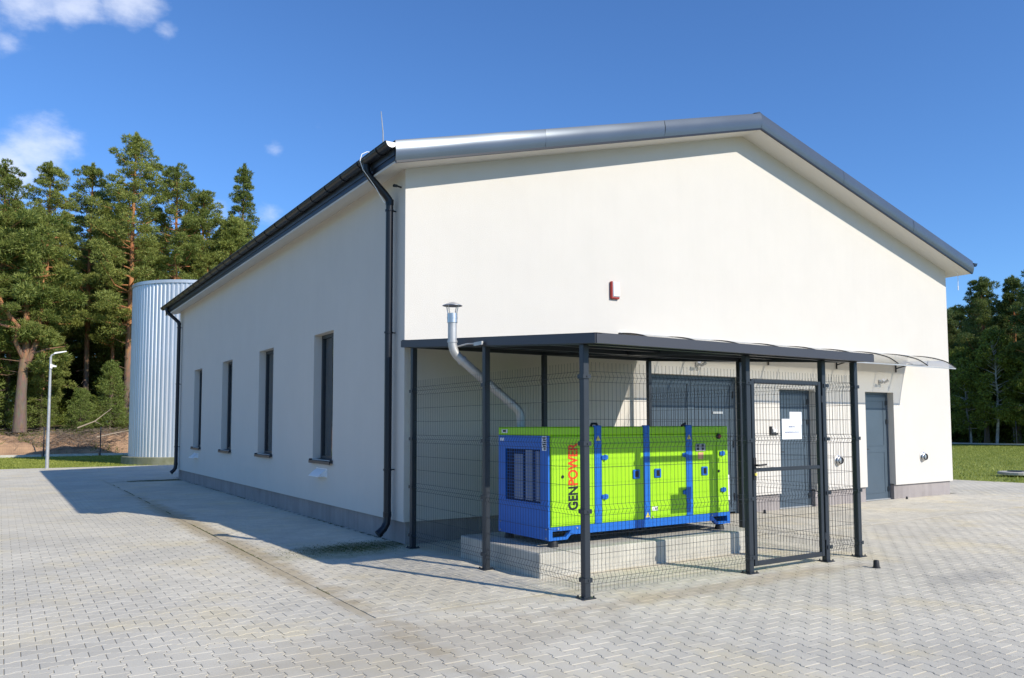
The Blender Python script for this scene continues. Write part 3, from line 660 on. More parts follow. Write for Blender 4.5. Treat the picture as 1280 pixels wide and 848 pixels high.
# doors
def single_door(x0, x1, z1, vent):
    y = RD-.03; D = MB()
    D.box(x0+.055, x1-.055, y+.012, y+.055, .02, z1-.05); d = build(D, 'door', M['door'], B)
    F = MB(); F.box(x0, x0+.05, y, y+.07, 0, z1); F.box(x1-.05, x1, y, y+.07, 0, z1); F.box(x0+.05, x1-.05, y+.001, y+.069, z1-.045, z1); build(F, 'frame', M['door'], d)
    for (a, b) in ((.14, 1.02), (1.14, z1-.17)):       # pressed panels with a raised bead
        xa, xb = x0+.15, x1-.15; P_ = MB(); t = .016
        P_.box(xa, xb, y+.004, y+.0118, a, a+t); P_.box(xa, xb, y+.004, y+.0118, b-t, b); P_.box(xa, xa+t, y+.0042, y+.0118, a+t, b-t); P_.box(xb-t, xb, y+.0042, y+.0118, a+t, b-t)
        build(P_, 'panel_bead', M['door'], d)
    for z in (.22, z1-.62, z1-.22):
        h = MB(); h.tube([(x1-.052, y-.012, z-.05), (x1-.052, y-.012, z+.05)], .012, 8); h.box(x1-.085, x1-.02, y-.006, y+.004, z-.045, z+.045); build(h, 'hinge', M['door_dark'], d, smooth=True)
    h = MB(); h.box(x0+.075, x0+.11, y+.003, y+.012, .95, 1.15); h.tube([(x0+.092, y+.005, 1.08), (x0+.092, y-.04, 1.08), (x0+.10, y-.048, 1.08), (x0+.21, y-.048, 1.08)], .009, 8); build(h, 'handle', M['black'], d, smooth=True)
    h = MB(); h.box(x0, x1, y-.02, y+.07, -.003, .02); build(h, 'threshold', M['galv'], d)
    if vent:
        h = MB()
        for i in range(8): h.box(x0+.09, x0+.21, y+.004, y+.0105, z1-.95+i*.018, z1-.94+i*.018)
        build(h, 'vent_grille', M['door_dark'], d)
    return d
single_door(7.73, 8.80, 2.275, False); single_door(10.44, 11.45, 2.28, False)
x0, x1, z1 = 4.41, 6.68, 2.47; y = RD-.03
F = MB(); F.box(x0, x0+.06, y, y+.08, 0, z1); F.box(x1-.06, x1, y, y+.08, 0, z1); F.box(x0+.06, x1-.06, y+.001, y+.079, z1-.06, z1); gf = build(F, 'gate_frame', M['door'], B)
xm = (x0+x1)/2
for i, (a, b) in enumerate(((x0+.065, xm-.004), (xm+.004, x1-.065))):
    D = MB(); D.box(a, b, y+.02, y+.06, .025, z1-.065); d = build(D, 'garage_door_leaf', M['door'], B)
    r_ = MB(); k = 11
    for j in range(k):
        xx = a+.11+j*(b-a-.22)/(k-1); r_.box(xx-.004, xx+.004, y+.0155, y+.0205, .14, z1-.22)
    build(r_, 'pressed_ribs', M['door_dark'], d)
    fr = MB(); t = .075
    fr.box(a, b, y+.004, y+.0195, .03, .03+t); fr.box(a, b, y+.004, y+.0195, z1-.07-t, z1-.07); fr.box(a, a+t, y+.0045, y+.0195, .03+t, z1-.07-t); fr.box(b-t, b, y+.0045, y+.0195, .03+t, z1-.07-t)
    build(fr, 'leaf_border', M['door'], d)
    for z in (.3, 1.25, 2.15):
        h = MB(); hx = a+.01 if i == 0 else b-.01; h.tube([(hx, y-.008, z-.06), (hx, y-.008, z+.06)], .013, 8); build(h, 'hinge', M['door_dark'], d, smooth=True)
    if i == 1:
        h = MB(); h.box(a+.02, a+.055, y-.004, y+.004, .98, 1.18); h.tube([(a+.037, y+.004, 1.12), (a+.037, y-.05, 1.12), (a+.045, y-.055, 1.12), (a+.16, y-.055, 1.12)], .009, 8); build(h, 'handle', M['black'], d, smooth=True)
        h = MB(); h.box(a+.55, a+.80, y+.006, y+.0155, 1.80, 1.84); build(h, 'sticker', M['grey_plate'], d)

# wall mounted things
t = thing('alarm_siren', 'white alarm siren box with red base high on the gable wall', 'alarm siren', (3.62, 0, 3.65))
mb = MB(); mb.cbox(-.005, .17, -.05, 0, 0, .285, .01); build(mb, 'base', M['red'], t)
mb = MB(); mb.add([(.02, -.052, .03), (.165, -.052, .03), (.165, -.052, .28), (.02, -.052, .28), (.03, -.070, .045), (.155, -.070, .045), (.155, -.066, .27), (.03, -.066, .27)], [(3, 2, 1, 0), (4, 5, 6, 7), (0, 1, 5, 4), (1, 2, 6, 5), (2, 3, 7, 6), (3, 0, 4, 7)]); build(mb, 'cover', M['white'], t)
def round_vent(x, z, label):
    t = thing('wall_vent', label, 'wall vent', (x, 0, z), group='round steel vents on the gable wall')
    mb = MB(); mb.lathe([(.0, -.002), (.105, -.002), (.105, -.012), (.085, -.02), (.07, -.03)], (0, 0, 0), 24, 'y'); build(mb, 'collar', M['stainless'], t, smooth=True)
    mb = MB(); mb.lathe([(.0, -.072), (.05, -.070), (.080, -.060), (.092, -.042), (.090, -.040), (.078, -.055), (.0, -.066)], (0, 0, 0), 24, 'y'); build(mb, 'hood', M['stainless'], t, smooth=True)
    mb = MB(); mb.lathe([(.068, -.004), (.068, -.09)], (0, 0, 0), 16, 'y'); build(mb, 'core', M['grille_dark'], t)
round_vent(12.49, .88, 'round steel wall vent right of the far single door')
round_vent(9.46, .88, 'round steel wall vent between the two single doors, seen through mesh')
for (y0, y1, z, lab) in ((2.95, 3.74, .82, 'white slanted vent hood under the nearest side window'), (13.32, 14.2, .80, 'small white vent hood under the farthest side window')):
    t = thing('vent_hood', lab, 'vent hood', (0, y0, z), group='white vent hoods on the side wall')
    yl = (y1-y0)*.62 if y0 < 5 else (y1-y0)*.6; o_ = .1
    mb = MB(); mb.prism([(-.0, o_, -.06), (-.15, o_, -.06), (-.145, o_, -.045), (-.0, o_, .07)], (0, 0, 0), (0, yl, 0)); build(mb, 'cowl', M['white'], t)
    mb = MB(); mb.box(-.006, .0, o_-.03, o_+yl+.03, -.075, .075); build(mb, 'flange', M['white'], t)
def wall_lamp(x, z, label):
    t = thing('wall_spotlight', label, 'spotlight', (x, 0, z), group='spotlights over the doors')
    mb = MB(); mb.box(-.03, .03, -.03, 0, -.04, .04); mb.tube([(0, -.03, 0), (0, -.09, -.02), (.01, -.13, -.01)], .012, 8); build(mb, 'arm', M['galv'], t)
    for s in (-1, 1):
        mb = MB(); mb.tube([(s*.04, -.08, -.03), (s*.055, -.11, -.01), (s*.085, -.16, .03)], [.018, .026, .032], 12); build(mb, 'lamp_head', M['stainless'], t, smooth=True)
wall_lamp(10.95, 2.50, 'twin steel spotlight above the far single door'); wall_lamp(5.55, 2.66, 'twin steel spotlight above the double door')
t = thing('door_reader', 'small dark keypad on the wall left of the middle door', 'keypad', (7.50, 0, 1.46))
mb = MB(); mb.cbox(-.07, -.02, -.035, 0, -.05, .11, .004); build(mb, 'keypad', M['black'], t)
mb = MB(); mb.cbox(-.02, .14, -.03, 0, -.05, -.015, .004); build(mb, 'bracket', M['black'], t)
mb = MB(); mb.cbox(.02, .12, -.025, 0, .0, .06, .004); build(mb, 'button_box', M['white'], t)
t = thing('wall_sensor', 'tiny dark sensor bracket under the eaves beside the downpipe', 'sensor', (0, .14, 4.93))
mb = MB(); mb.tube([(0, 0, 0), (-.09, -.01, .012)], .012, 6); mb.box(-.125, -.07, -.03, .01, -.008, .022); build(mb, 'bracket', M['black'], t)
# small black door stops on the paving
for (x, y, s, lab) in ((3.64, -4.6, 1.25, 'small black rubber post on the paving in front of the cage gate'), (11.67, -.10, .8, 'small black door stop by the far single door'), (7.0, -.21, .95, 'small black door stop beside the middle door, seen through mesh')):
    t = thing('door_stop', lab, 'door stop', (x, y, 0), group='black rubber stops on the paving')
    mb = MB(); mb.lathe([(0, 0), (.036*s, 0), (.034*s, .008), (.028*s, .012), (.024*s, .062*s), (.02*s, .068*s), (0, .069*s)], (0, 0, 0), 14); build(mb, 'rubber_cone', M['black'], t, smooth=True)

# ------------------------------------------------------------------ arched awning over the doors
t = thing('door_awning', 'long translucent arched awning over the doors on the gable wall', 'awning', (0, 0, 0))
NA = 14
def arc(i):      # profile from wall to front lip
    t_ = 1.035*i/NA; return (-t_, float(np.interp(t_, [0, .15, .3, .45, .6, .7, .8, .87, .93, 1.035], [3.085, 3.078, 3.06, 3.035, 2.998, 2.965, 2.93, 2.895, 2.855, 2.775])))
AX = [12.06-1.033*i for i in range(9)][::-1]
for a, b in zip(AX[:-1], AX[1:]):
    mb = MB(); vs = []
    for i in range(NA+1):
        yy, zz = arc(i); vs += [(a+.006, yy, zz), (b-.006, yy, zz), (a+.006, yy, zz-.006), (b-.006, yy, zz-.006)]
    fs = []
    for i in range(NA): k = 4*i; fs += [(k, k+1, k+5, k+4), (k+2, k+6, k+7, k+3)]
    mb.add(vs, [f for f in fs if f[0] % 4 == 0 and f[1] % 4 == 1]); build(mb, 'awning_sheet', M['poly'], t, smooth=True)
for x in AX:
    mb = MB(); mb.tube([(x, arc(i)[0], arc(i)[1]+.006) for i in range(NA+1)], .011, 6); build(mb, 'rib', M['black'], t, smooth=True)
mb = MB(); mb.box(AX[0], AX[-1], arc(NA)[0]-.012, arc(NA)[0]+.012, 2.745, 2.768); build(mb, 'front_rail', M['galv'], t)
mb = MB(); mb.box(AX[0], AX[-1], -.05, -.003, 3.09, 3.11); build(mb, 'wall_rail', M['galv'], t)
for x in [AX[0]+.03]+[11.55-1.033*2*i for i in range(4)]:
    mb = MB(); mb.tube([(x, -.02, 2.80), (x, -.30, 2.86), (x, -.72, 2.83)], .014, 6); mb.tube([(x, -.02, 3.1), (x, -.02, 2.72)], .016, 6); mb.tube([(x, -.72, 2.83), (x, -.74, 2.93)], .014, 6)
    mb.tube([(x, -.02, 3.05), (x, -.40, 2.87)], .012, 6); build(mb, 'bracket', M['black'], t)

# ------------------------------------------------------------------ generator cage
CG = thing('generator_cage', 'dark steel mesh cage with flat canopy roof around the green generator', 'cage', (0, 0, 0))
PX, PY, PYm, PYb = 4.17, -4.02, -2.2, -.30
ZT = lambda y: 2.36+(2.635-2.36)*(y-PY)/(-.32-PY)      # underside of the perimeter beams
posts = [(.0, PYb), (.0, PYm), (.0, PY), (2.23, PY), (3.545, PY), (PX, PY), (PX, PYm), (PX, PYb), (2.11, PYb)]
for (x, y) in posts:
    s = .034; mb = MB(); mb.cbox(x-s, x+s, y-s, y+s, .008, ZT(y), .005); p = build(mb, 'post', M['steel'], CG)
    mb = MB(); mb.cbox(x-.07, x+.07, y-.07, y+.07, .001, .011, .002)
    for sx in (-1, 1):
        for sy in (-1, 1): mb.tube([(x+sx*.052, y+sy*.052, .01), (x+sx*.052, y+sy*.052, .028)], .008, 6)
    build(mb, 'base_plate', M['steel'], p)
def beam_x(y, w=.03, h=.06):
    z = ZT(y); mb = MB(); mb.box(-.034, PX+.034, y-w, y+w, z+.001, z+h); build(mb, 'beam', M['steel'], CG)
for y in (PY, PYm, PYb): beam_x(y)
for x in (0, 2.1, PX):
    mb = MB(); ya, yb = PY+.031, PYb-.031; yc = PYm
    for a, b in ((ya, PYm-.031), (PYm+.031, yb)): mb.prism([(x-.03, a, ZT(a)), (x+.03, a, ZT(a)), (x+.03, a, ZT(a)+.058), (x-.03, a, ZT(a)+.058)], (0, a, ZT(a)), (0, b, ZT(b)))
    build(mb, 'beam', M['steel'], CG)
for y in (-3.4, -2.8, -1.6, -1.0):
    z = ZT(y)+.062; mb = MB(); mb.box(-.02, PX+.02, y-.02, y+.02, z-.03, z-.002); build(mb, 'purlin', M['steel'], CG)
# trapezoidal roof sheet running front to back
XA, XB, YA, YB = -.06, 4.19, -4.28, -.04
ZR = lambda y: ZT(y)+.063
mb = MB(); prof = []; x = XA+.01
while x < XB-.12: prof += [(x, 0), (x+.05, 0), (x+.065, .022), (x+.125, .022), (x+.14, 0)]; x += .15
prof.append((XB-.01, 0)); k = len(prof)
vs = [(p[0], y_, ZR(y_)+p[1]) for y_ in (YA+.01, YB) for p in prof]; mb.add(vs, [(i, i+1, k+i+1, k+i) for i in range(k-1)]); build(mb, 'roof_sheet', M['steel'], CG)
th = .088
def trim(pts, nrm, name='canopy_fascia'):   # thin folded strip
    mb = MB(); a, b = [Vector(p) for p in pts]; n_ = Vector(nrm); up = Vector((0, 0, 1))
    o_ = [a, b, b-up*th, a-up*th]; mb.prism(o_, (0, 0, 0), tuple(n_*.012))
    mb.prism([a+up*.002, b+up*.002, b+up*.010, a+up*.010], (0, 0, 0), tuple(-n_*.07)); mb.prism([a-up*th, b-up*th, b-up*(th-.006), a-up*(th-.006)], (0, 0, 0), tuple(-n_*.04))
    build(mb, name, M['canopy_trim'], CG)
zt = lambda y: ZR(y)+.035
trim([(XA, YA, zt(YA)), (XB, YA, zt(YA))], (0, -1, 0)); trim([(XA, YB, zt(YB)), (XA, YA, zt(YA))], (-1, 0, 0)); trim([(XB, YA, zt(YA)), (XB, YB, zt(YB))], (1, 0, 0)); trim([(XB, YB, zt(YB)), (XA, YB, zt(YB))], (0, 1, 0))
# welded wire panels with folded stiffening beads
FOLDS = (.17, .80, 1.43, 2.06)
def wire_points(zlo, zhi, d):
    z = [(zlo, 0)]
    for f in FOLDS:
        if f-.05 > zlo and f+.05 < zhi: z += [(f-.05, 0), (f, d), (f+.05, 0)]
    z.append((zhi, 0)); return z
def mesh_panel(a, b, nrm, name='mesh_panel', parent=CG, zlo=.05, zhi=2.20, folds=True, clamps=True):
    a = Vector((a[0], a[1], 0)); b = Vector((b[0], b[1], 0)); L = (b-a).length; d = (b-a).normalized(); n_ = Vector(nrm); r = .0018
    mb = MB(); cnt = int(L/.05); off = (L-cnt*.05)/2
    zs = wire_points(zlo, zhi, .028)
    for i in range(cnt+1):
        p = a+d*(off+i*.05); mb.tube([p+n_*dd+Vector((0, 0, z)) for z, dd in zs], r, 3, cap=False)
    hz = []
    for f in FOLDS:
        if zlo < f-.05 and f+.05 < zhi: hz += [(f-.05, .005), (f+.05, .005), (f, .030)]
    lo = FOLDS[0]+.05
    for f0, f1 in zip(FOLDS[:-1], FOLDS[1:]):
        for k in (1, 2): hz.append((f0+.05+(f1-f0-.1)*k/3, .005))
    for z, dd in hz:
        if zlo <= z <= zhi: mb.tube([a+n_*dd+Vector((0, 0, z)), b+n_*dd+Vector((0, 0, z))], r*1.05, 4, cap=False)
    return link(name, mb.mesh(name, M['wire'], False, recalc=False), parent)
s = .036
mesh_panel((0, PYb-s), (0, PYm+s), (-1, 0, 0)); mesh_panel((0, PYm-s), (0, PY+s), (-1, 0, 0))
mesh_panel((s, PY), (2.23-s, PY), (0, -1, 0)); mesh_panel((3.545+s, PY), (PX-s, PY), (0, -1, 0))
mesh_panel((PX, PY+s), (PX, PYm-s), (1, 0, 0)); mesh_panel((PX, PYm+s), (PX, PYb-s), (1, 0, 0))
# gate
gx0, gx1, gy = 2.285, 3.49, PY-.005; ZG0, ZG1 = .07, 2.105
mb = MB(); w = .05
mb.cbox(gx0, gx0+w, gy-.022, gy+.022, ZG0, ZG1, .004); mb.cbox(gx1-w, gx1, gy-.022, gy+.022, ZG0, ZG1, .004)
for z in (ZG0, ZG1-w): mb.cbox(gx0+w, gx1-w, gy-.021, gy+.021, z, z+w+.0, .004)
gate = build(mb, 'gate', M['steel'], CG)
mb = MB(); mb.cbox(gx0+w, gx1-w, gy-.02, gy+.02, 1.085, 1.125, .004); build(mb, 'middle_rail', M['steel'], gate)
mesh_panel((gx0+w, gy), (gx1-w, gy), (0, -1, 0), 'wire_infill', gate, ZG0+w, 2.20)
mb = MB(); mb.box(gx0+.006, gx0+.044, gy-.03, gy-.0225, 1.0, 1.24); mb.tube([(gx0+.025, gy-.03, 1.16), (gx0+.025, gy-.07, 1.16), (gx0+.035, gy-.078, 1.16), (gx0+.15, gy-.078, 1.165)], .010, 8); build(mb, 'handle', M['black'], gate, smooth=True)
mb = MB(); mb.tube([(gx0+.025, gy-.029, 1.06), (gx0+.025, gy-.045, 1.06)], .016, 10); build(mb, 'lock_cylinder', M['yellow'], gate)
for z in (.3, 1.9):
    mb = MB(); mb.tube([(gx1+.012, gy-.02, z-.04), (gx1+.012, gy-.02, z+.04)], .014, 8); mb.box(gx1-.01, gx1+.03, gy-.012, gy+.012, z-.015, z+.015); build(mb, 'gate_hinge', M['steel'], gate)
# panel clamps on the posts
cm = MB(); cm.box(-.045, .045, -.012, .012, -.02, .02); cm.tube([(0, -.012, 0), (0, -.02, 0)], .008, 6); cme = cm.mesh('panel_clamp', M['steel'])
for (x, y, rz) in ((0, PY-.034, 0), (0-.034, PY, R(90)), (2.23, PY-.034, 0), (PX, PY-.034, 0), (3.57, PY-.034, 0), (-.034, PYm, R(90)), (-.034, PYb, R(90))):
    for z in FOLDS: link('panel_clamp', cme, CG, (x, y, z+.0), rz)
# notices on the gate mesh
for (x0, x1, z0, z1, rows, lab) in ((2.765, 3.105, 1.435, 1.665, (.38, .66), 'larger white handwritten sheet on the cage gate mesh'), (2.905, 3.115, 1.600, 1.745, (.72,), 'smaller white sheet behind the larger one on the cage gate')):
    yy = gy-.034 if rows[0] < .5 else gy-.031
    t = thing('paper_notice', lab, 'notice', ((x0+x1)/2, yy, (z0+z1)/2))
    mb = MB(); w_, h_ = (x1-x0)/2, (z1-z0)/2; nseg = 5; vs = []
    for i in range(nseg+1):
        u = -w_+2*w_*i/nseg; vs += [(u, .003*math.sin(i*1.3), -h_), (u, .003*math.sin(i*1.3), h_)]
    mb.add(vs, [(2*i, 2*i+2, 2*i+3, 2*i+1) for i in range(nseg)]); build(mb, 'sheet', M['paper'], t)
    mb = MB(); rr = random.Random(3)
    for k, fr in enumerate(rows):
        zc = h_-2*h_*fr; span = (.34, .72)[k] if len(rows) == 2 else .62; u = -w_*span
        while u < w_*span:
            q = rr.choice((0, 1, 2)); hh = .011; c0 = (u, -.004, zc-hh); c1 = (u+.004*rr.random(), -.004, zc+hh)
            mb.add([c0, (c0[0]+.0055, -.004, c0[2]), (c1[0]+.0055, -.004, c1[2]), c1], [(0, 1, 2, 3)])
            if q: mb.add([(u, -.0041, zc-hh if q == 1 else zc+hh-.003), (u+.010, -.0041, zc-hh if q == 1 else zc+hh-.003), (u+.010, -.0041, zc-hh+.003 if q == 1 else zc+hh), (u, -.0041, zc-hh+.003 if q == 1 else zc+hh)], [(0, 1, 2, 3)])
            u += .017
    build(mb, 'handwriting', M['ink'], t)

# ------------------------------------------------------------------ concrete pad and generator
t = thing('concrete_pad', 'low pale concrete plinth slab under the green generator', 'slab', (0, 0, 0))
mb = MB(); mb.cbox(.18, 3.56, -3.0, -1.27, -.02, .26, .012); build(mb, 'slab', M['concrete'], t)
G = thing('generator', 'lime green and blue diesel generator set inside the mesh cage', 'generator', (0, 0, 0))
gx0, gx1, gy0, gy1, gz0, gz1 = .475, 3.32, -2.74, -1.69, .48, 1.585
mb = MB(); mb.cbox(gx0+.03, gx1, gy0, gy1, gz0, gz1-.10, .006); body = build(mb, 'body', M['green'], G)
mb = MB(); mb.cbox(gx0-.004, gx1+.004, gy0-.001, gy1+.003, gz1-.098, gz1, .012); build(mb, 'roof_panel', M['green'], G)
# end wall (blue) with opening
mb = MB(); ex = gx0
ya, yb, za, zb_ = -2.585, -1.85, .73, 1.33
mb.box(ex-.002, ex+.02, gy0+.004, ya, gz0, gz1-.10); mb.box(ex-.002, ex+.02, yb, gy1-.004, gz0, gz1-.10); mb.box(ex-.0018, ex+.0195, ya, yb, gz0, za); mb.box(ex-.0018, ex+.0195, ya, yb, zb_, gz1-.10)
endw = build(mb, 'end_panel', M['blue'], G)
mb = MB(); mb.box(ex+.0205, ex+.023, ya, yb, za, zb_); build(mb, 'grille_shade_sheet', M['grille_dark'], endw)  # flat near-black sheet, paints the shade of a deep opening behind the grille
# vertical duct faces seen behind the grille
for a, b, z_ in ((-2.55, -2.47, 1.31), (-2.40, -2.26, 1.32), (-2.20, -2.02, 1.27)):
    mb = MB(); mb.box(ex+.014, ex+.0202, a, b, za+.02, z_); build(mb, 'radiator_fin', M['fin'], endw)
mb = MB(); r = .0022
for i in range(1, 19): yy = ya+(yb-ya)*i/19; mb.tube([(ex+.004, yy, za), (ex+.004, yy, zb_)], r, 4, cap=False)
for i in range(1, 16): zz = za+(zb_-za)*i/16; mb.tube([(ex+.006, ya, zz), (ex+.006, yb, zz)], r, 4, cap=False)
link('grille_mesh', mb.mesh('grille_mesh', M['blue'], False, recalc=False), endw)
def sticker(name, m, face, a, b, z0, z1, parent, lines=0):
    mb = MB()
    if face == 'x': mb.box(ex-.0035, ex-.0021, a, b, z0, z1)
    else: mb.box(a, b, gy0-.0045, gy0-.0032, z0, z1)
    o = build(mb, name, m, parent)
    if lines:
        mb = MB()
        for i in range(lines):
            zz = z1-(z1-z0)*(i+.8)/(lines+.6)
            h = (z1-z0)/(lines+.6)*.35; q0, q1 = a+(b-a)*.15, b-(b-a)*(.15+.25*((i*7) % 3)/2)
            if face == 'x': mb.box(ex-.0042, ex-.0036, q0, q1, zz-h, zz+h)
            else: mb.box(q0, q1, gy0-.0052, gy0-.0046, zz-h, zz+h)
        build(mb, 'print', M['text_black'], o)
sticker('sticker', M['paper'], 'x', -2.71, -2.62, 1.32, 1.48, endw, 6); sticker('sticker', M['paper'], 'x', -1.82, -1.73, 1.42, 1.455, endw)
mb = MB(); mb.box(gx0-.006, gx0-.0042, -1.90, -1.77, 1.515, 1.555); so_ = build(mb, 'sticker', M['paper'], G); mb = MB(); mb.box(gx0-.0068, gx0-.0061, -1.87, -1.80, 1.525, 1.548); build(mb, 'print', M['text_black'], so_)
# side doors and blue pillars
def pillar(x0, x1):
    mb = MB(); mb.cbox(x0, x1, gy0-.014, gy0-.001, gz0+.002, 1.50, .003); mb.cbox(x0, x1, gy0-.02, gy0+.03, 1.50, 1.60, .008); return build(mb, 'blue_pillar', M['blue'], G)
ps = [pillar(1.115, 1.215), pillar(1.860, 1.955), pillar(2.56, 2.665)]
def door_panel(x0, x1, z0, z1):
    mb = MB(); mb.cbox(x0+.006, x1-.006, gy0-.010, gy0-.0005, z0, z1, .003); return build(mb, 'side_door', M['green'], G)
d1 = door_panel(gx0+.03, 1.115, .50, 1.475); d2 = door_panel(1.215, 1.86, .50, 1.385); d3 = door_panel(1.955, 2.56, .50, 1.385); d4 = door_panel(2.665, 3.10, .50, 1.385); d5 = door_panel(3.10, gx1-.01, .50, 1.385)
def hinge(x, z, par):
    mb = MB(); mb.cbox(x-.045, x+.045, gy0-.032, gy0-.009, z-.025, z+.025, .006); mb.tube([(x, gy0-.03, z-.032), (x, gy0-.03, z+.032)], .012, 8); build(mb, 'hinge', M['blue'], par)
for x, z, p_ in ((1.255, 1.23, d2), (1.255, .78, d2), (2.535, 1.23, d3), (2.535, .77, d3), (3.19, 1.235, d5), (3.20, .77, d5)): hinge(x, z, p_)
for x, p_ in ((1.735, d2), (2.075, d3), (2.87, d4)):
    mb = MB(); mb.cbox(x-.055, x+.055, gy0-.026, gy0-.009, .965, 1.075, .008); l = build(mb, 'latch', M['blue'], p_)
    mb = MB(); mb.cbox(x-.028, x+.028, gy0-.0275, gy0-.0262, .985, 1.058, .0005); mb.box(x-.007, x+.007, gy0-.034, gy0-.0276, .995, 1.05)
    # fourth level is not allowed: the recess and lever are one piece beside the latch plate
    build(mb, 'latch_lever', M['text_black'], p_)
def tri_sign(x, z, par, s=.034):
    mb = MB(); mb.prism([(x-s, gy0-.0150, z-s*.8), (x+s, gy0-.0150, z-s*.8), (x, gy0-.0150, z+s)], (0, 0, 0), (0, -.0012, 0)); build(mb, 'warning_triangle', M['yellow'], par)
tri_sign(1.165, 1.45, ps[0]); tri_sign(2.61, 1.45, ps[2]); tri_sign(1.91, .53, ps[1])
mb = MB(); mb.tube([(3.14, gy0-.001, 1.455), (3.14, gy0-.02, 1.455)], .036, 16); es = build(mb, 'emergency_stop', M['text_black'], G); mb = MB(); mb.tube([(3.14, gy0-.02, 1.455), (3.14, gy0-.04, 1.455)], .02, 12); build(mb, 'red_button', M['red'], es)
mb = MB(); mb.cbox(2.72, 2.89, gy0-.022, gy0-.0105, 1.27, 1.365, .004); cp = build(mb, 'control_window', M['grey_plate'], G)
for (a, b) in ((2.735, 2.775), (2.82, 2.86)):
    for z in (1.285, 1.325): mb = MB(); mb.box(a, b, gy0-.0235, gy0-.0222, z, z+.03); build(mb, 'black_screen', M['text_black'], cp)
mb = MB(); mb.box(2.765, 2.86, gy0-.0115, gy0-.0102, 1.17, 1.255); build(mb, 'label_plate', M['orange_label'], G)
mb = MB(); mb.box(1.985, 2.075, gy0-.0118, gy0-.0102, .575, .62); ol = build(mb, 'label_plate', M['paper'], G); mb = MB(); mb.box(2.03, 2.045, gy0-.0126, gy0-.0119, .583, .612); mb.box(2.052, 2.068, gy0-.0126, gy0-.0119, .583, .612); build(mb, 'print', M['text_black'], ol)
for x, z, p_ in ((.66, 1.03, d1), (3.13, 1.01, d5)):
    mb = MB(); mb.tube([(x, gy0-.010, z), (x, gy0-.018, z)], .018, 10); build(mb, 'lock', M['text_black'], p_)
# blue base frame with triangular lifting openings
mb = MB(); yf = gy0+.01
for yy in (gy0-.004, gy1-.046):
    mb.box(gx0, gx1+.01, yy, yy+.05, .435, .479)
    mb.box(gx0, gx0+.05, yy, yy+.05, .335, .435); mb.box(gx1-.04, gx1+.01, yy, yy+.05, .335, .435)
    mb.box(gx0+.05, gx0+.23, yy+.001, yy+.049, .335, .365); mb.box(gx1-.22, gx1-.04, yy+.001, yy+.049, .335, .365)
    mb.prism([(gx0+.20, yy+.002, .335), (gx0+.25, yy+.002, .335), (gx0+.36, yy+.002, .436), (gx0+.31, yy+.002, .436)], (0, 0, 0), (0, .046, 0))
    mb.prism([(gx1-.19, yy+.002, .335), (gx1-.24, yy+.002, .335), (gx1-.35, yy+.002, .436), (gx1-.30, yy+.002, .436)], (0, 0, 0), (0, .046, 0))
    mb.box(gx0+.30, gx1-.29, yy+.003, yy+.047, .385, .434)
mb.box(gx0+.001, gx0+.045, gy0+.046, gy1-.046, .336, .478); mb.box(gx1-.035, gx1+.009, gy0+.046, gy1-.046, .336, .478)
base = build(mb, 'base_frame', M['blue'], G)
mb = MB(); mb.box(gx0+.045, gx1-.035, gy0+.1, gy1-.1, .40, .475); build(mb, 'base_shade_block', M['grille_dark'], G)  # added near-black block, gives the painted shade behind the base frame openings
for x in (gx0+.10, gx1-.12):
    for y in (gy0+.06, gy1-.08):
        mb = MB(); mb.lathe([(0, 0), (.062, 0), (.06, .02), (.045, .07), (.042, .078), (0, .078)], (x, y, .26), 16); build(mb, 'rubber_foot', M['black'], G, smooth=True)
for (x, z) in ((.60, .46), (.86, .455), (1.92, .50), (3.0, .455), (2.0, .50)): mb = MB(); mb.tube([(x, gy0-.003, z), (x, gy0-.012, z)], .010, 8); build(mb, 'bolt', M['galv'], G)
for (y, z) in ((-2.70, .36), (-2.70, .46), (-1.74, .36), (-1.74, .46)):
    mb = MB(); mb.tube([(gx0+.002, y, z), (gx0-.008, y, z)], .009, 8); build(mb, 'bolt', M['galv'], G)
mb = MB(); mb.tube([(1.165, gy0+.0, 1.595), (1.165, gy0+.02, 1.62), (1.165, gy0+.1, 1.62), (1.165, gy0+.12, 1.59)], .014, 6)
mb.tube([(2.50, gy0+.0, 1.59), (2.58, gy0+.02, 1.62), (2.64, gy0+.1, 1.60)], .014, 6); build(mb, 'lifting_lugs', M['black'], G)
mb = MB(); mb.cbox(gx1+.005, gx1+.055, -2.71, -2.60, .62, .95, .006); build(mb, 'white_box', M['white'], G)
def text_mesh(s, m, z0, z1, xb, xt, name):
    cu = bpy.data.curves.new('t', 'FONT'); cu.body = s; cu.size = 1; cu.offset = .036; tmp = bpy.data.objects.new('t', cu); COL.objects.link(tmp)
    dg = bpy.context.evaluated_depsgraph_get(); me = bpy.data.meshes.new_from_object(tmp.evaluated_get(dg)); bpy.data.objects.remove(tmp); bpy.data.curves.remove(cu)
    co = np.array([v.co[:] for v in me.vertices]); lo = co.min(0); hi = co.max(0)
    for v in me.vertices:
        a = (v.co.x-lo[0])/(hi[0]-lo[0]); b = (v.co.y-lo[1])/(hi[1]-lo[1]); v.co = (xb+(xt-xb)*b, gy0-.0115, z0+(z1-z0)*a)
    me.materials.clear(); me.materials.append(m); me.name = name; return link(name, me, d1)
text_mesh('GEN', M['text_black'], .655, .915, .872, .735, 'lettering'); text_mesh('POWER', M['text_red'], .930, 1.405, .872, .735, 'lettering')
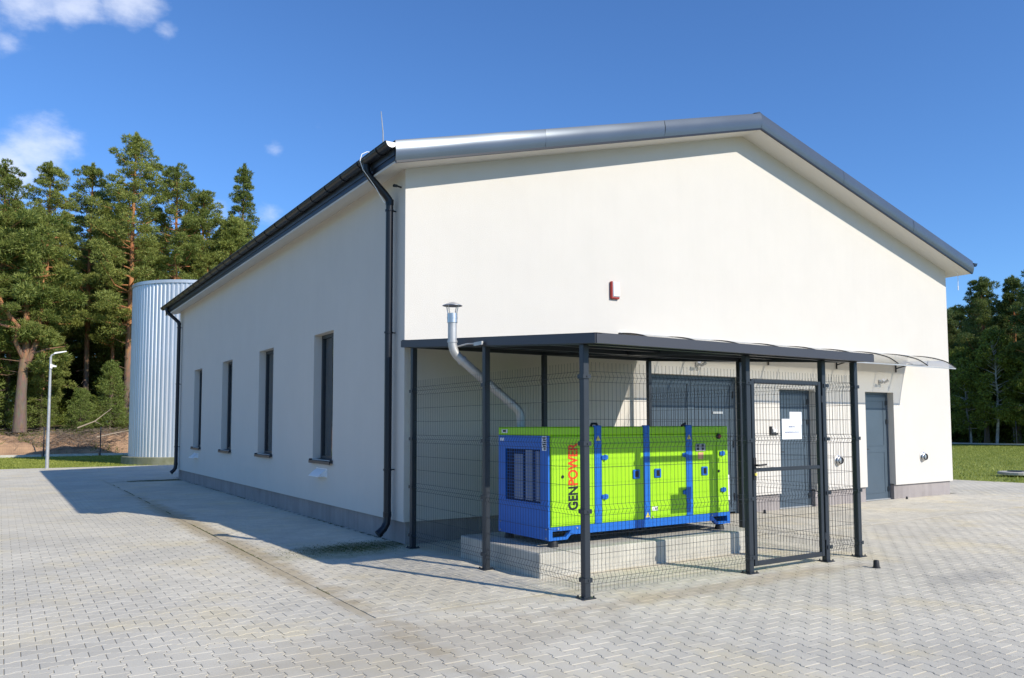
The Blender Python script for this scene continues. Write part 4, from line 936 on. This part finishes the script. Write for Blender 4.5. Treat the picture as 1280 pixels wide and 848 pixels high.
# exhaust
EXH = thing('exhaust_pipe', 'steel exhaust flue slanting from the generator out past the canopy edge', 'flue', (0, 0, 0))
p0, p1, p2 = Vector((.63, -1.95, 1.585)), Vector((.63, -1.95, 1.76)), Vector((-.21, -1.78, 2.46))
def elbow(a, c, b, r=.1, n=5):
    a, c, b = Vector(a), Vector(c), Vector(b); u = (a-c).normalized()*r; w = (b-c).normalized()*r; return [c+u*(1-t)**2+w*t**2 for t in [i/n for i in range(n+1)]]
p3 = Vector((-.21, -1.78, 2.90))
mb = MB(); mb.tube([p0]+elbow(p0, p1, p2, .09)+elbow(p1, p2, p3, .12)+[p3], .052, 18); fl = build(mb, 'flue', M['galv'], EXH, smooth=True)
mb = MB(); mb.tube([p3-Vector((0, 0, .10)), p3+Vector((0, 0, .01))], .060, 18); mb.tube([p3-Vector((0, 0, .05)), p3-Vector((0, 0, .035))], .063, 18); build(mb, 'band', M['stainless'], EXH, smooth=True)
for c_ in (p1+(p2-p1)*.14, p1+(p2-p1)*.86, p2+Vector((0, 0, .12))):
    d_ = (p2-p1).normalized() if c_.z < 2.45 else Vector((0, 0, 1)); mb = MB(); mb.tube([c_-d_*.012, c_+d_*.012], .060, 18); build(mb, 'seam_ring', M['galv'], EXH, smooth=True)
mb = MB()
for k in range(4):
    a = k*math.pi/2+.5; q = Vector((math.cos(a), math.sin(a), 0)); mb.tube([p3+q*.052-Vector((0, 0, .02)), p3+q*.085+Vector((0, 0, .11))], .006, 5)
build(mb, 'cap_struts', M['stainless'], EXH)
mb = MB(); mb.lathe([(0, .04), (.03, .035), (.115, .0), (.118, -.006), (.0, .02)], (p3.x, p3.y, p3.z+.105), 24); build(mb, 'rain_cap', M['stainless'], EXH, smooth=True)
mb = MB(); mb.tube([p2+Vector((.05, 0, .06)), (-.1, -1.95, 2.545), (-.1, -2.2, 2.525)], .010, 6); mb.box(-.118, -.098, -2.3, -2.12, 2.505, 2.545); build(mb, 'pipe_bracket', M['galv'], EXH)

# ------------------------------------------------------------------ tank
TX, TY, TR, TH = 3.40, 30.6, 3.0, 8.15
T = thing('storage_tank', 'tall round corrugated silver steel tank on a mossy concrete ring', 'tank', (TX, TY, 0))
mb = MB(); nr = 96; prof = []
for i in range(nr):
    a0 = 2*math.pi*i/nr; da = 2*math.pi/nr
    for f_, rr in ((0, 0), (.30, 0), (.42, .035), (.80, .035), (.92, 0)): prof.append((a0+f_*da, TR+rr))
k = len(prof); zs = [.27, TH-.12]
vs = [(r_*math.cos(a), r_*math.sin(a), z) for z in zs for a, r_ in prof]; mb.add(vs, [(i, (i+1) % k, k+(i+1) % k, k+i) for i in range(k)]); build(mb, 'shell', M['tank'], T)
mb = MB(); mb.lathe([(TR+.06, TH-.14), (TR+.07, TH-.14), (TR+.07, TH), (TR-.05, TH+.01), (TR-.05, TH-.05)], (0, 0, 0), 96); build(mb, 'rim', M['tank'], T, smooth=True)
mb = MB(); mb.lathe([(0, TH+.25), (TR-.05, TH-.06)], (0, 0, 0), 48); build(mb, 'roof', M['tank'], T)
mb = MB(); mb.lathe([(0, .271), (TR+.30, .27), (TR+.32, .25), (TR+.32, -.12)], (0, 0, 0), 72); build(mb, 'foundation_ring', M['mossy_concrete'], T, smooth=False)

# ------------------------------------------------------------------ lamp post
t = thing('lamp_post', 'slim galvanised lamp post with white tilted lamp head by the lawn', 'lamp post', (-2.99, 26.45, -.02))
mb = MB(); mb.tube([(0, 0, 0), (0, 0, 1.0), (0, 0, 4.38)], [.068, .060, .042], 12); build(mb, 'pole', M['galv'], t, smooth=True)
mb = MB(); mb.tube([(0, 0, 4.36), (.02, 0, 4.44), (.12, -.01, 4.50)], .03, 10); build(mb, 'arm', M['galv'], t)
mb = MB(); mb.prism([(.08, -.09, 4.49), (.12, -.09, 4.56), (.52, -.05, 4.64), (.54, -.05, 4.61)], (0, 0, 0), (0, .16, 0)); build(mb, 'lamp_head', M['white'], t)
mb = MB(); mb.tube([(0, 0, 4.05), (.12, -.05, 4.05)], .02, 8); mb.cbox(.05, .20, -.09, -.01, 3.98, 4.04, .006); mb.cbox(-.02, .06, -.09, -.04, 3.92, 4.10, .006); build(mb, 'camera', M['white'], t, label='small white security camera')

# ------------------------------------------------------------------ bank, fence base and far terrain
def terrain(name, xs, ys, zf, m, jit=0, **props):
    X, Y = np.meshgrid(xs, ys); Z = zf(X, Y); V = np.c_[X.ravel(), Y.ravel(), Z.ravel()]
    if jit: V += np.random.normal(0, jit, V.shape)
    nx_, ny_ = len(xs), len(ys); i = np.arange(nx_*ny_).reshape(ny_, nx_)
    Q = np.c_[i[:-1, :-1].ravel(), i[:-1, 1:].ravel(), i[1:, 1:].ravel(), i[1:, :-1].ravel()]
    me = fast_mesh(name, V, Q, m, True); return link(name, me, None, kind='structure', **props)
def sstep(t): t = np.clip(t, 0, 1); return t*t*(3-2*t)
rng = np.random.RandomState(4); ph = rng.uniform(0, 6.28, 12); kx = rng.uniform(.2, 2.4, 12)
def wob(X, Y): return sum(np.sin(X*kx[i]+Y*kx[(i+5) % 12]+ph[i])/(1+kx[i]*1.2) for i in range(12))
bank_top = lambda X: 1.72+.10*wob(X, 0*X)
def bank_z(X, Y):
    s0 = sstep((Y-43.7-.12*wob(X*1.6, Y))/2.1); s1 = sstep((Y-45.8)/6)
    return -.12+bank_top(X)*s0*(.78+.22*s1)+.06*wob(X*2.2, Y*2.2)*s0+.2*s1
terrain('soil_bank', np.arange(-45, 45, .22), np.r_[np.arange(43.5, 48.3, .16)], bank_z, M['soil'], .018)
terrain('forest_ground', np.arange(-60, 60, 1.5), np.arange(47.6, 130, 1.5), lambda X, Y: bank_z(X, Y)+.02*sstep((Y-47.6)/1), M['forest_floor'])
terrain('forest_ground', np.arange(64, 160, 2.0), np.arange(-60, 130, 2.0), lambda X, Y: np.maximum(-.02, .25*sstep((X-64)/8)), M['forest_floor'])
PFn = []
t = thing('perimeter_fence', 'thin dark perimeter fence on a low concrete strip below the soil bank', 'fence', (0, 43.3, -.11))
cp_ = MB(); cp_.cbox(-1.21, 1.21, -.03, .03, -.05, .17, .006); cme = cp_.mesh('concrete_board', M['concrete'])
pp = MB(); pp.cbox(-.03, .03, -.03, .03, 0, 1.72, .003); pme = pp.mesh('fence_post', M['steel'])
fxs = [-2.45+2.85*i for i in range(-9, 10)]
for x in fxs:
    link('fence_post', pme, t, (x, 0, 0)); o = link('concrete_board', cme, t, (x+1.39, .0, 0)); o.scale = (1.12, 1, 1)
mb = MB()
for z in [.25+.2*i for i in range(8)]: mb.tube([(fxs[0], .0, z), (fxs[-1], .0, z)], .003, 3, cap=False)
xx = fxs[0]
while xx < fxs[-1]: mb.tube([(xx, 0, .2), (xx, 0, 1.70)], .0016, 3, cap=False); xx += .1
link('fence_wires', mb.mesh('fence_wires', M['wire'], False, False), t)
# right side perimeter: low strip and posts far off
def far_strip():
    t = thing('perimeter_fence', 'distant dark fence on a low concrete strip beyond the right lawn', 'fence', (0, 0, 0))
    mb = MB(); mb.prism([(57.6, -30, 0), (57.8, -30, 0), (57.8, -30, .10), (57.6, -30, .10)], (0, 0, 0), (4, 100, 0)); build(mb, 'concrete_strip', M['concrete'], t)
    for i in range(28):
        y = -30+i*2.8*1.28; x = 57.7+4*(y+30)/100; q = MB(); q.cbox(x-.03, x+.03, y-.03, y+.03, 0, 1.8, .003); build(q, 'fence_post', M['steel'], t)
far_strip()
# manhole slab on the right lawn
t = thing('manhole_cover', 'flat grey concrete manhole cover in the right lawn', 'manhole cover', (22.9, 2.9, 0)); mb = MB(); mb.lathe([(0, .06), (.55, .06), (.58, .04), (.58, -.03)], (0, 0, 0), 28); build(mb, 'concrete_ring', M['concrete'], t); mb = MB(); mb.lathe([(0, .085), (.3, .085), (.31, .06)], (0, 0, 0), 24); build(mb, 'lid', M['steel'], t)

# ------------------------------------------------------------------ trees
def leaf_cloud(C, Rad, cnt, L, Wd, up, rs):
    """C (k,3) clump centres, Rad (k,3) radii: cnt narrow triangles per clump"""
    k = len(C); n = k*cnt; ci = np.repeat(np.arange(k), cnt)
    d = rs.normal(size=(n, 3)); d /= np.linalg.norm(d, axis=1)[:, None]; rr = rs.uniform(.25, 1, n)**.45
    P = C[ci]+d*Rad[ci]*rr[:, None]
    ax = d*.8+rs.normal(0, .45, (n, 3))+np.array([0, 0, up]); ax /= np.linalg.norm(ax, axis=1)[:, None]
    sd = np.cross(ax, rs.normal(size=(n, 3))); sd /= np.linalg.norm(sd, axis=1)[:, None]
    l = L*rs.uniform(.6, 1.3, n)[:, None]; w = Wd*rs.uniform(.7, 1.3, n)[:, None]
    V = np.stack([P-sd*w/2, P+sd*w/2, P+ax*l], 1); return V.reshape(-1, 3)
def pine(seed, h, crown0, spread, rbase, cnt=235, lean=0.0, conic=.75, leafm='needles', needle=(.17, .055), dead=True):
    rs = np.random.RandomState(seed); tr = MB(); n = 12
    bx = np.cumsum(rs.normal(0, .012*h/10, n)); by = np.cumsum(rs.normal(0, .012*h/10, n)); bx -= bx[0]; by -= by[0]
    zt_ = np.linspace(0, h*.985, n); bx += lean*(zt_/h)**1.5*h
    def ax(z): return np.array([np.interp(z, zt_, bx), np.interp(z, zt_, by), z])
    rad = lambda z: rbase*(1-(z/h))**.75+.02
    tr.tube([(bx[i], by[i], zt_[i]) for i in range(n)], [rad(z)*(1.25 if i == 0 else 1) for i, z in enumerate(zt_)], 9)
    C = []; Rd = []
    z = h*crown0
    while z < h*.97:
        f = (z/h-crown0)/(1-crown0); nb = rs.randint(3, 6); a0 = rs.uniform(0, 6.28)
        env = spread*((1-f)**conic)*(.6+.4*min(1, f*4+.35))
        for b in range(nb):
            a = a0+b*6.28/nb+rs.normal(0, .25); L = env*rs.uniform(.35, 1.15)+.2; rise = rs.uniform(-.1, .45)+.45*f; o = ax(z)
            q1 = o+np.array([math.cos(a), math.sin(a), rise*.3])*L*.5; q2 = o+np.array([math.cos(a+rs.normal(0, .15)), math.sin(a+rs.normal(0, .15)), rise])*L
            tr.tube([o, q1, q2], [max(.015, rad(z)*.36), max(.012, rad(z)*.22), .008], 5, cap=False)
            m_ = max(1, int(L/.6))
            for c_ in range(m_):
                t_ = 1-c_*.62/max(1, m_) if m_ > 1 else .95
                p = o+(q2-o)*t_+rs.normal(0, .12, 3)*L*.4; s_ = rs.uniform(.26, .60)*(.72+.12*spread)*(1-.42*f)
                C.append(p+np.array([0, 0, s_*.15])); Rd.append((s_*1.1, s_*1.1, s_*rs.uniform(.5, .85)))
        z += rs.uniform(.38, .62)*(1-.35*f)*h/18
    for k in range(4): C.append(ax(h*(.992-.017*k))); Rd.append((.07+.05*k, .07+.05*k, .26))
    if dead:
        for k in range(9):
            z = h*rs.uniform(.12, max(.14, crown0)); a = rs.uniform(0, 6.28); L = rs.uniform(.5, 1.6); o = ax(z); tr.tube([o, o+np.array([math.cos(a)*L*.6, math.sin(a)*L*.6, rs.uniform(-.1, .3)]), o+np.array([math.cos(a)*L, math.sin(a)*L, rs.uniform(-.3, .5)])], [.03, .018, .006], 4, cap=False)
    C = np.array(C); Rd = np.array(Rd); V = leaf_cloud(C, Rd, cnt, needle[0], needle[1], .35, rs)
    cm_ = fast_mesh('crown', V, np.arange(len(V)).reshape(-1, 3), M[leafm]); tm = tr.mesh('trunk', M['bark'], True, recalc=False)
    return tm, cm_
def broad(seed, h, crown0, spread, rbase, cnt=150, ncl=70, bark='birch', leafm='leaves', leaf=(.16, .12)):
    rs = np.random.RandomState(seed); tr = MB(); n = 10; bx = np.cumsum(rs.normal(0, .08, n)); by = np.cumsum(rs.normal(0, .08, n)); bx -= bx[0]; by -= by[0]; zt_ = np.linspace(0, h*.96, n)
    tr.tube([(bx[i], by[i], zt_[i]) for i in range(n)], [rbase*(1-zt_[i]/h)**.8+.015 for i in range(n)], 8); C = []; Rd = []
    for k in range(ncl):
        f = rs.uniform(0, 1); z = h*(crown0+(1-crown0)*f); a = rs.uniform(0, 6.28); env = spread*math.sin(math.pi*min(1, .18+f*.80))**.8*rs.uniform(.3, 1.05)
        o = np.array([np.interp(z*.88, zt_, bx), np.interp(z*.88, zt_, by), z*.88]); p = np.array([o[0]+math.cos(a)*env, o[1]+math.sin(a)*env, z])
        tr.tube([o, (o+p)/2+rs.normal(0, .08, 3), p], [.035, .02, .006], 4, cap=False); s_ = rs.uniform(.3, .65)*(.7+.15*spread); C.append(p); Rd.append((s_, s_, s_*.85))
    V = leaf_cloud(np.array(C), np.array(Rd), cnt, leaf[0], leaf[1], -.1, rs)
    return tr.mesh('trunk', M[bark], True, recalc=False), fast_mesh('crown', V, np.arange(len(V)).reshape(-1, 3), M[leafm])
protos = {}
def add_tree(key, maker, name, label, cat, loc, rz, sc, group):
    if key not in protos: protos[key] = maker()
    tm, cm_ = protos[key]; r = thing(name, label, cat, loc, rz, group); r.scale = sc
    link('trunk', tm, r); link('crown', cm_, r); return r
mk = {
 'A': lambda: pine(11, 20, .32, 3.6, .23, conic=.7), 'B': lambda: pine(12, 20, .40, 3.1, .21, conic=.7), 'C': lambda: pine(13, 19, .30, 3.6, .22, conic=.62),
 'D': lambda: pine(14, 20, .25, 2.7, .17, conic=1.05), 'E': lambda: pine(15, 18, .48, 3.0, .19, conic=.55), 'K': lambda: pine(16, 14, .22, 2.6, .15, conic=.8),
 'Y': lambda: pine(21, 5.5, .10, 1.15, .04, cnt=80, conic=.9, leafm='young', needle=(.15, .04), dead=False), 'Z': lambda: pine(22, 4.0, .08, 1.2, .035, cnt=85, conic=.8, leafm='young', needle=(.15, .04), dead=False),
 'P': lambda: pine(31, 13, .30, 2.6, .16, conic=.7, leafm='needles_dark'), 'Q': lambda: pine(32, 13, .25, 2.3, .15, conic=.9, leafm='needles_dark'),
 'R': lambda: broad(41, 9, .22, 2.0, .10), 'S': lambda: broad(42, 8, .15, 2.2, .09), 'U': lambda: broad(43, 3.2, .02, 1.7, .05, cnt=120, ncl=60, bark='dry_twig')}
HK = dict(A=20, B=20, C=19, D=20, E=18, K=14, Y=5.5, Z=4, P=13, Q=13, R=9, S=8, U=3.2)
rt = random.Random(5)
def put(key, x, y, top, label=None, group=None, name='pine_tree', cat='tree', z=None, sc=None):
    if z is None: z = float(bank_z(np.array([[x]]), np.array([[y]]))[0, 0])-.1 if y > 43.5 else -.1
    k = (top-z)/HK[key]; w = sc or k
    add_tree(key, mk[key], name, label, cat, (x, y, z), rt.uniform(0, 6.28), (w, w, k), group)
gl = 'pines of the forest behind the bank'
put('A', 2.41, 49, 21.5, 'tallest pine, its broad crown peaking left of the tank', gl)
put('D', 11.33, 56, 22.9, 'slender pointed pine rising alone above the roof edge', gl)
put('B', .3, 53, 20.1, 'tall pine just left of the tallest one, beyond the bank', gl)
put('C', 5.2, 50, 19.9, 'bushy pine right of the tallest one, above the tank', gl)
put('E', 7.6, 52.5, 19.2, 'round topped pine between the tank and the slender pointed pine', gl)
put('C', -4.9, 47, 17.5, 'wide pine at the left edge of the photo', gl)
put('B', -2.3, 50, 18.9, 'second tall pine from the left edge', gl)
put('K', 9.0, 50, 16.9, 'lower pine showing just above the roof, left of the pointed pine', gl); put('K', 12.6, 51, 15.2, 'low pine half hidden by the roof edge under the pointed pine', gl)
forest = 'dense pine trees deeper in the left forest'; fl_ = 'tall pine standing in the dense forest behind the soil bank'
for i in range(75):
    row = i // 15; x = -26+(i % 15)*4.1+rt.uniform(-1.4, 1.4); y = 50+row*6.2+rt.uniform(-2, 2)
    if row == 0 and -7 < x < 13: y += 3.2
    put('ABCEDKABCE'[rt.randrange(10)] if row < 2 else 'KCE'[i % 3], x, y, rt.uniform(14, 18.2)+row*.5, fl_, forest)
for i in range(7):
    put('KCK'[i % 3], (-7.2, -5.8, -2.4, -9, 7.4, 9.6, 12)[i], 48.2+rt.uniform(0, 2.2), rt.uniform(9.5, 14.0), 'mid-height bushy pine at the forest edge above the bank', 'mid-height pines at the forest edge')
for i in range(19):
    put('YZ'[i % 2], -13+i*1.4+rt.uniform(-.6, .6), 46.8+rt.uniform(0, 2.6), rt.uniform(3.0, 6.8), 'young light green pine sapling at the forest edge', 'young saplings along the bank', name='pine_sapling')
for i in range(26):
    put('U', -22+i*1.9+rt.uniform(-.8, .8), 50.5+rt.uniform(0, 8), rt.uniform(3.2, 4.6), 'low leafy bush under the pines above the bank', 'understorey bushes', name='forest_bush', cat='bush')
for i in range(44):
    put('U', -30+i*1.5+rt.uniform(-.8, .8), 60+rt.uniform(0, 16), rt.uniform(4.5, 7.0), 'low leafy bush under the pines above the bank', 'understorey bushes', name='forest_bush', cat='bush')
put('K', 2.9, 57, 13.5, 'bushy pine filling the gap left of the tank', forest); put('U', 3.2, 54, 6.5, 'leafy bush in the gap left of the tank', name='forest_bush', cat='bush')
# big pine with a forked crooked trunk at the left edge
def crooked():
    rs = np.random.RandomState(5); tr = MB()
    tr.tube([(0, 0, 0), (.02, 0, 2.2), (.1, .1, 4.2), (.22, .1, 5.4), (.1, .2, 8.5), (.15, .2, 12.5)], [.40, .29, .25, .21, .15, .05], 10)
    tr.tube([(.1, .1, 3.6), (.75, -.1, 5.6), (.95, .1, 8.2), (.85, .2, 11.4)], [.18, .15, .11, .04], 9)
    tr.tube([(.05, 0, 4.4), (-.35, -.5, 5.3), (-.25, -.8, 6.2), (-1.05, -.9, 7.3), (-1.5, -.8, 8.9), (-1.3, -.7, 11)], [.13, .12, .12, .10, .08, .03], 8)
    tr.tube([(-.25, -.8, 6.1), (-1.0, -1.0, 6.2), (-2.0, -1.1, 6.6)], [.09, .07, .02], 6); tr.tube([(.5, 0, 4.7), (1.3, -.4, 5.0), (2.2, -.6, 5.2)], [.07, .05, .01], 6)
    tips = [(.15, .2, 12.6), (.85, .2, 11.6), (-1.3, -.7, 11.2), (-2.0, -1.1, 6.8)]; C = []; Rd = []
    for k in range(95):
        z = rs.uniform(7.0, 13.0); a = rs.uniform(0, 6.28); r_ = rs.uniform(.3, 2.9)*(1.1-.35*(z-7)/6); s_ = rs.uniform(.35, .7); C.append((math.cos(a)*r_-.2, math.sin(a)*r_*.8, z+.1*r_)); Rd.append((s_*1.15, s_*1.15, s_*.6))
        if k % 2: o = np.array([rs.choice([.15, .9, -1.2]), .1, z-.5]); tr.tube([o, (o+np.array(C[-1]))/2, C[-1]], [.05, .03, .008], 4, cap=False)
    for k in range(22):
        a = rs.uniform(0, 6.28); z = rs.uniform(3.4, 6.2); r_ = rs.uniform(.9, 2.4); C.append((math.cos(a)*r_, math.sin(a)*r_*.6, z)); Rd.append((.5, .5, .3)); tr.tube([(0, 0, z-.2), C[-1]], [.03, .006], 4, cap=False)
    V = leaf_cloud(np.array(C), np.array(Rd), 230, .26, .075, .3, rs)
    return tr.mesh('trunk', M['bark'], True, recalc=False), fast_mesh('crown', V, np.arange(len(V)).reshape(-1, 3), M['needles'])
protos['X'] = crooked(); HK['X'] = 13; mk['X'] = None
add_tree('X', None, 'pine_tree', 'thick forked pine with crooked orange limb at the left edge of the bank', 'tree', (-3.60, 46.2, 1.30), 0, (1, 1, 1), gl)
# right hand forest: dark pines with birches in front
rl = 'dark forest trees beyond the right lawn'
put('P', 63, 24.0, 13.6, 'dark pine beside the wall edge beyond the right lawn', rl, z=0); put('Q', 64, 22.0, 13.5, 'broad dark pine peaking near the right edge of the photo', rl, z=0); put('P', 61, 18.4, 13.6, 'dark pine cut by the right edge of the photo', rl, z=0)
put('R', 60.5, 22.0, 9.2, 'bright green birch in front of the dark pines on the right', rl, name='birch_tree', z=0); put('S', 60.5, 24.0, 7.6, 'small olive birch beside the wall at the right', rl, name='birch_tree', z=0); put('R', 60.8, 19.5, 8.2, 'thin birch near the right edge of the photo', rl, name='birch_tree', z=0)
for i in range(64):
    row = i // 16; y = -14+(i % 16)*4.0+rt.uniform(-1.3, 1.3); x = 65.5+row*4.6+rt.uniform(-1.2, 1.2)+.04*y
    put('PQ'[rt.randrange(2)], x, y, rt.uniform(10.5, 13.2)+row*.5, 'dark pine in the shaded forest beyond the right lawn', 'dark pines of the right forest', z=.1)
for i in range(44):
    y = -14+i*1.35; x = 62.6+.04*y+rt.uniform(-.4, 2.0)
    if i % 3: put('U', x+1.5, y, rt.uniform(3.0, 5.0), 'shrub at the foot of the right forest', 'shrubs of the right forest', name='forest_bush', cat='bush', z=0)
    else: put('SR'[i % 2], x+1, y, rt.uniform(5.5, 8.5), 'pale stemmed birch along the right forest edge', 'birches along the right forest edge', name='birch_tree', z=0)
# brushwood, dead branches, weeds on the bank
mb = MB(); rb = np.random.RandomState(9)
for i in range(2600):
    cx_ = rb.uniform(-8, 9); cy_ = rb.uniform(44.5, 47.2)
    if i < 900: cx_ = rb.normal(-.4, 1.2); cy_ = rb.normal(45.1, .5)
    z = float(bank_z(np.array([[cx_]]), np.array([[cy_]]))[0, 0]) if cy_ < 48.2 else 1.8
    a = rb.uniform(0, 6.28); L = rb.uniform(.15, .65); d = np.array([math.cos(a), math.sin(a)*.6, rb.uniform(-.3, .5)])*L; p = np.array([cx_, cy_, z+rb.uniform(.0, .28)])
    mb.tube([p-d*.5, p+d*.1+rb.normal(0, .03, 3), p+d*.5], [.011, .009, .003], 3, cap=False)
link('brushwood', mb.mesh('brushwood', M['dry_twig'], False, False), None, kind='stuff')
for pts_, lab in (([(-.7, 44.9, 1.55), (.2, 44.8, 1.95), (1.1, 44.7, 2.75)], 'pale dead branch sticking up above the bank'), ([(.3, 44.4, 1.0), (1.2, 44.3, 1.22), (2.3, 44.2, 1.45)], 'long pale dead branch lying across the bank')):
    o_ = Vector(pts_[0]); mb = MB(); mb.tube([Vector(p)-o_ for p in pts_], [.045, .035, .012], 6); mb.tube([Vector(pts_[1])-o_, Vector(pts_[1])-o_+Vector((.35, -.1, -.2))], [.02, .006], 5); link('dead_branch', mb.mesh('dead_branch', M['dead_wood']), None, tuple(o_), label=lab, category='branch')
k = 5200; wx = np.random.uniform(-9, 9, k); wy = 44.0+np.random.rand(k)**.8*4; wz = bank_z(wx[None], wy[None])[0]-.02; sel = (np.sin(wx*2.1+wy*1.7)+np.sin(wx*.9-wy*3.1) > .35) | (wy > 46)
scatter_blades('weeds', np.c_[wx, wy, wz][sel], .26, .05, M['leaves'], kind='stuff', lean=.6)
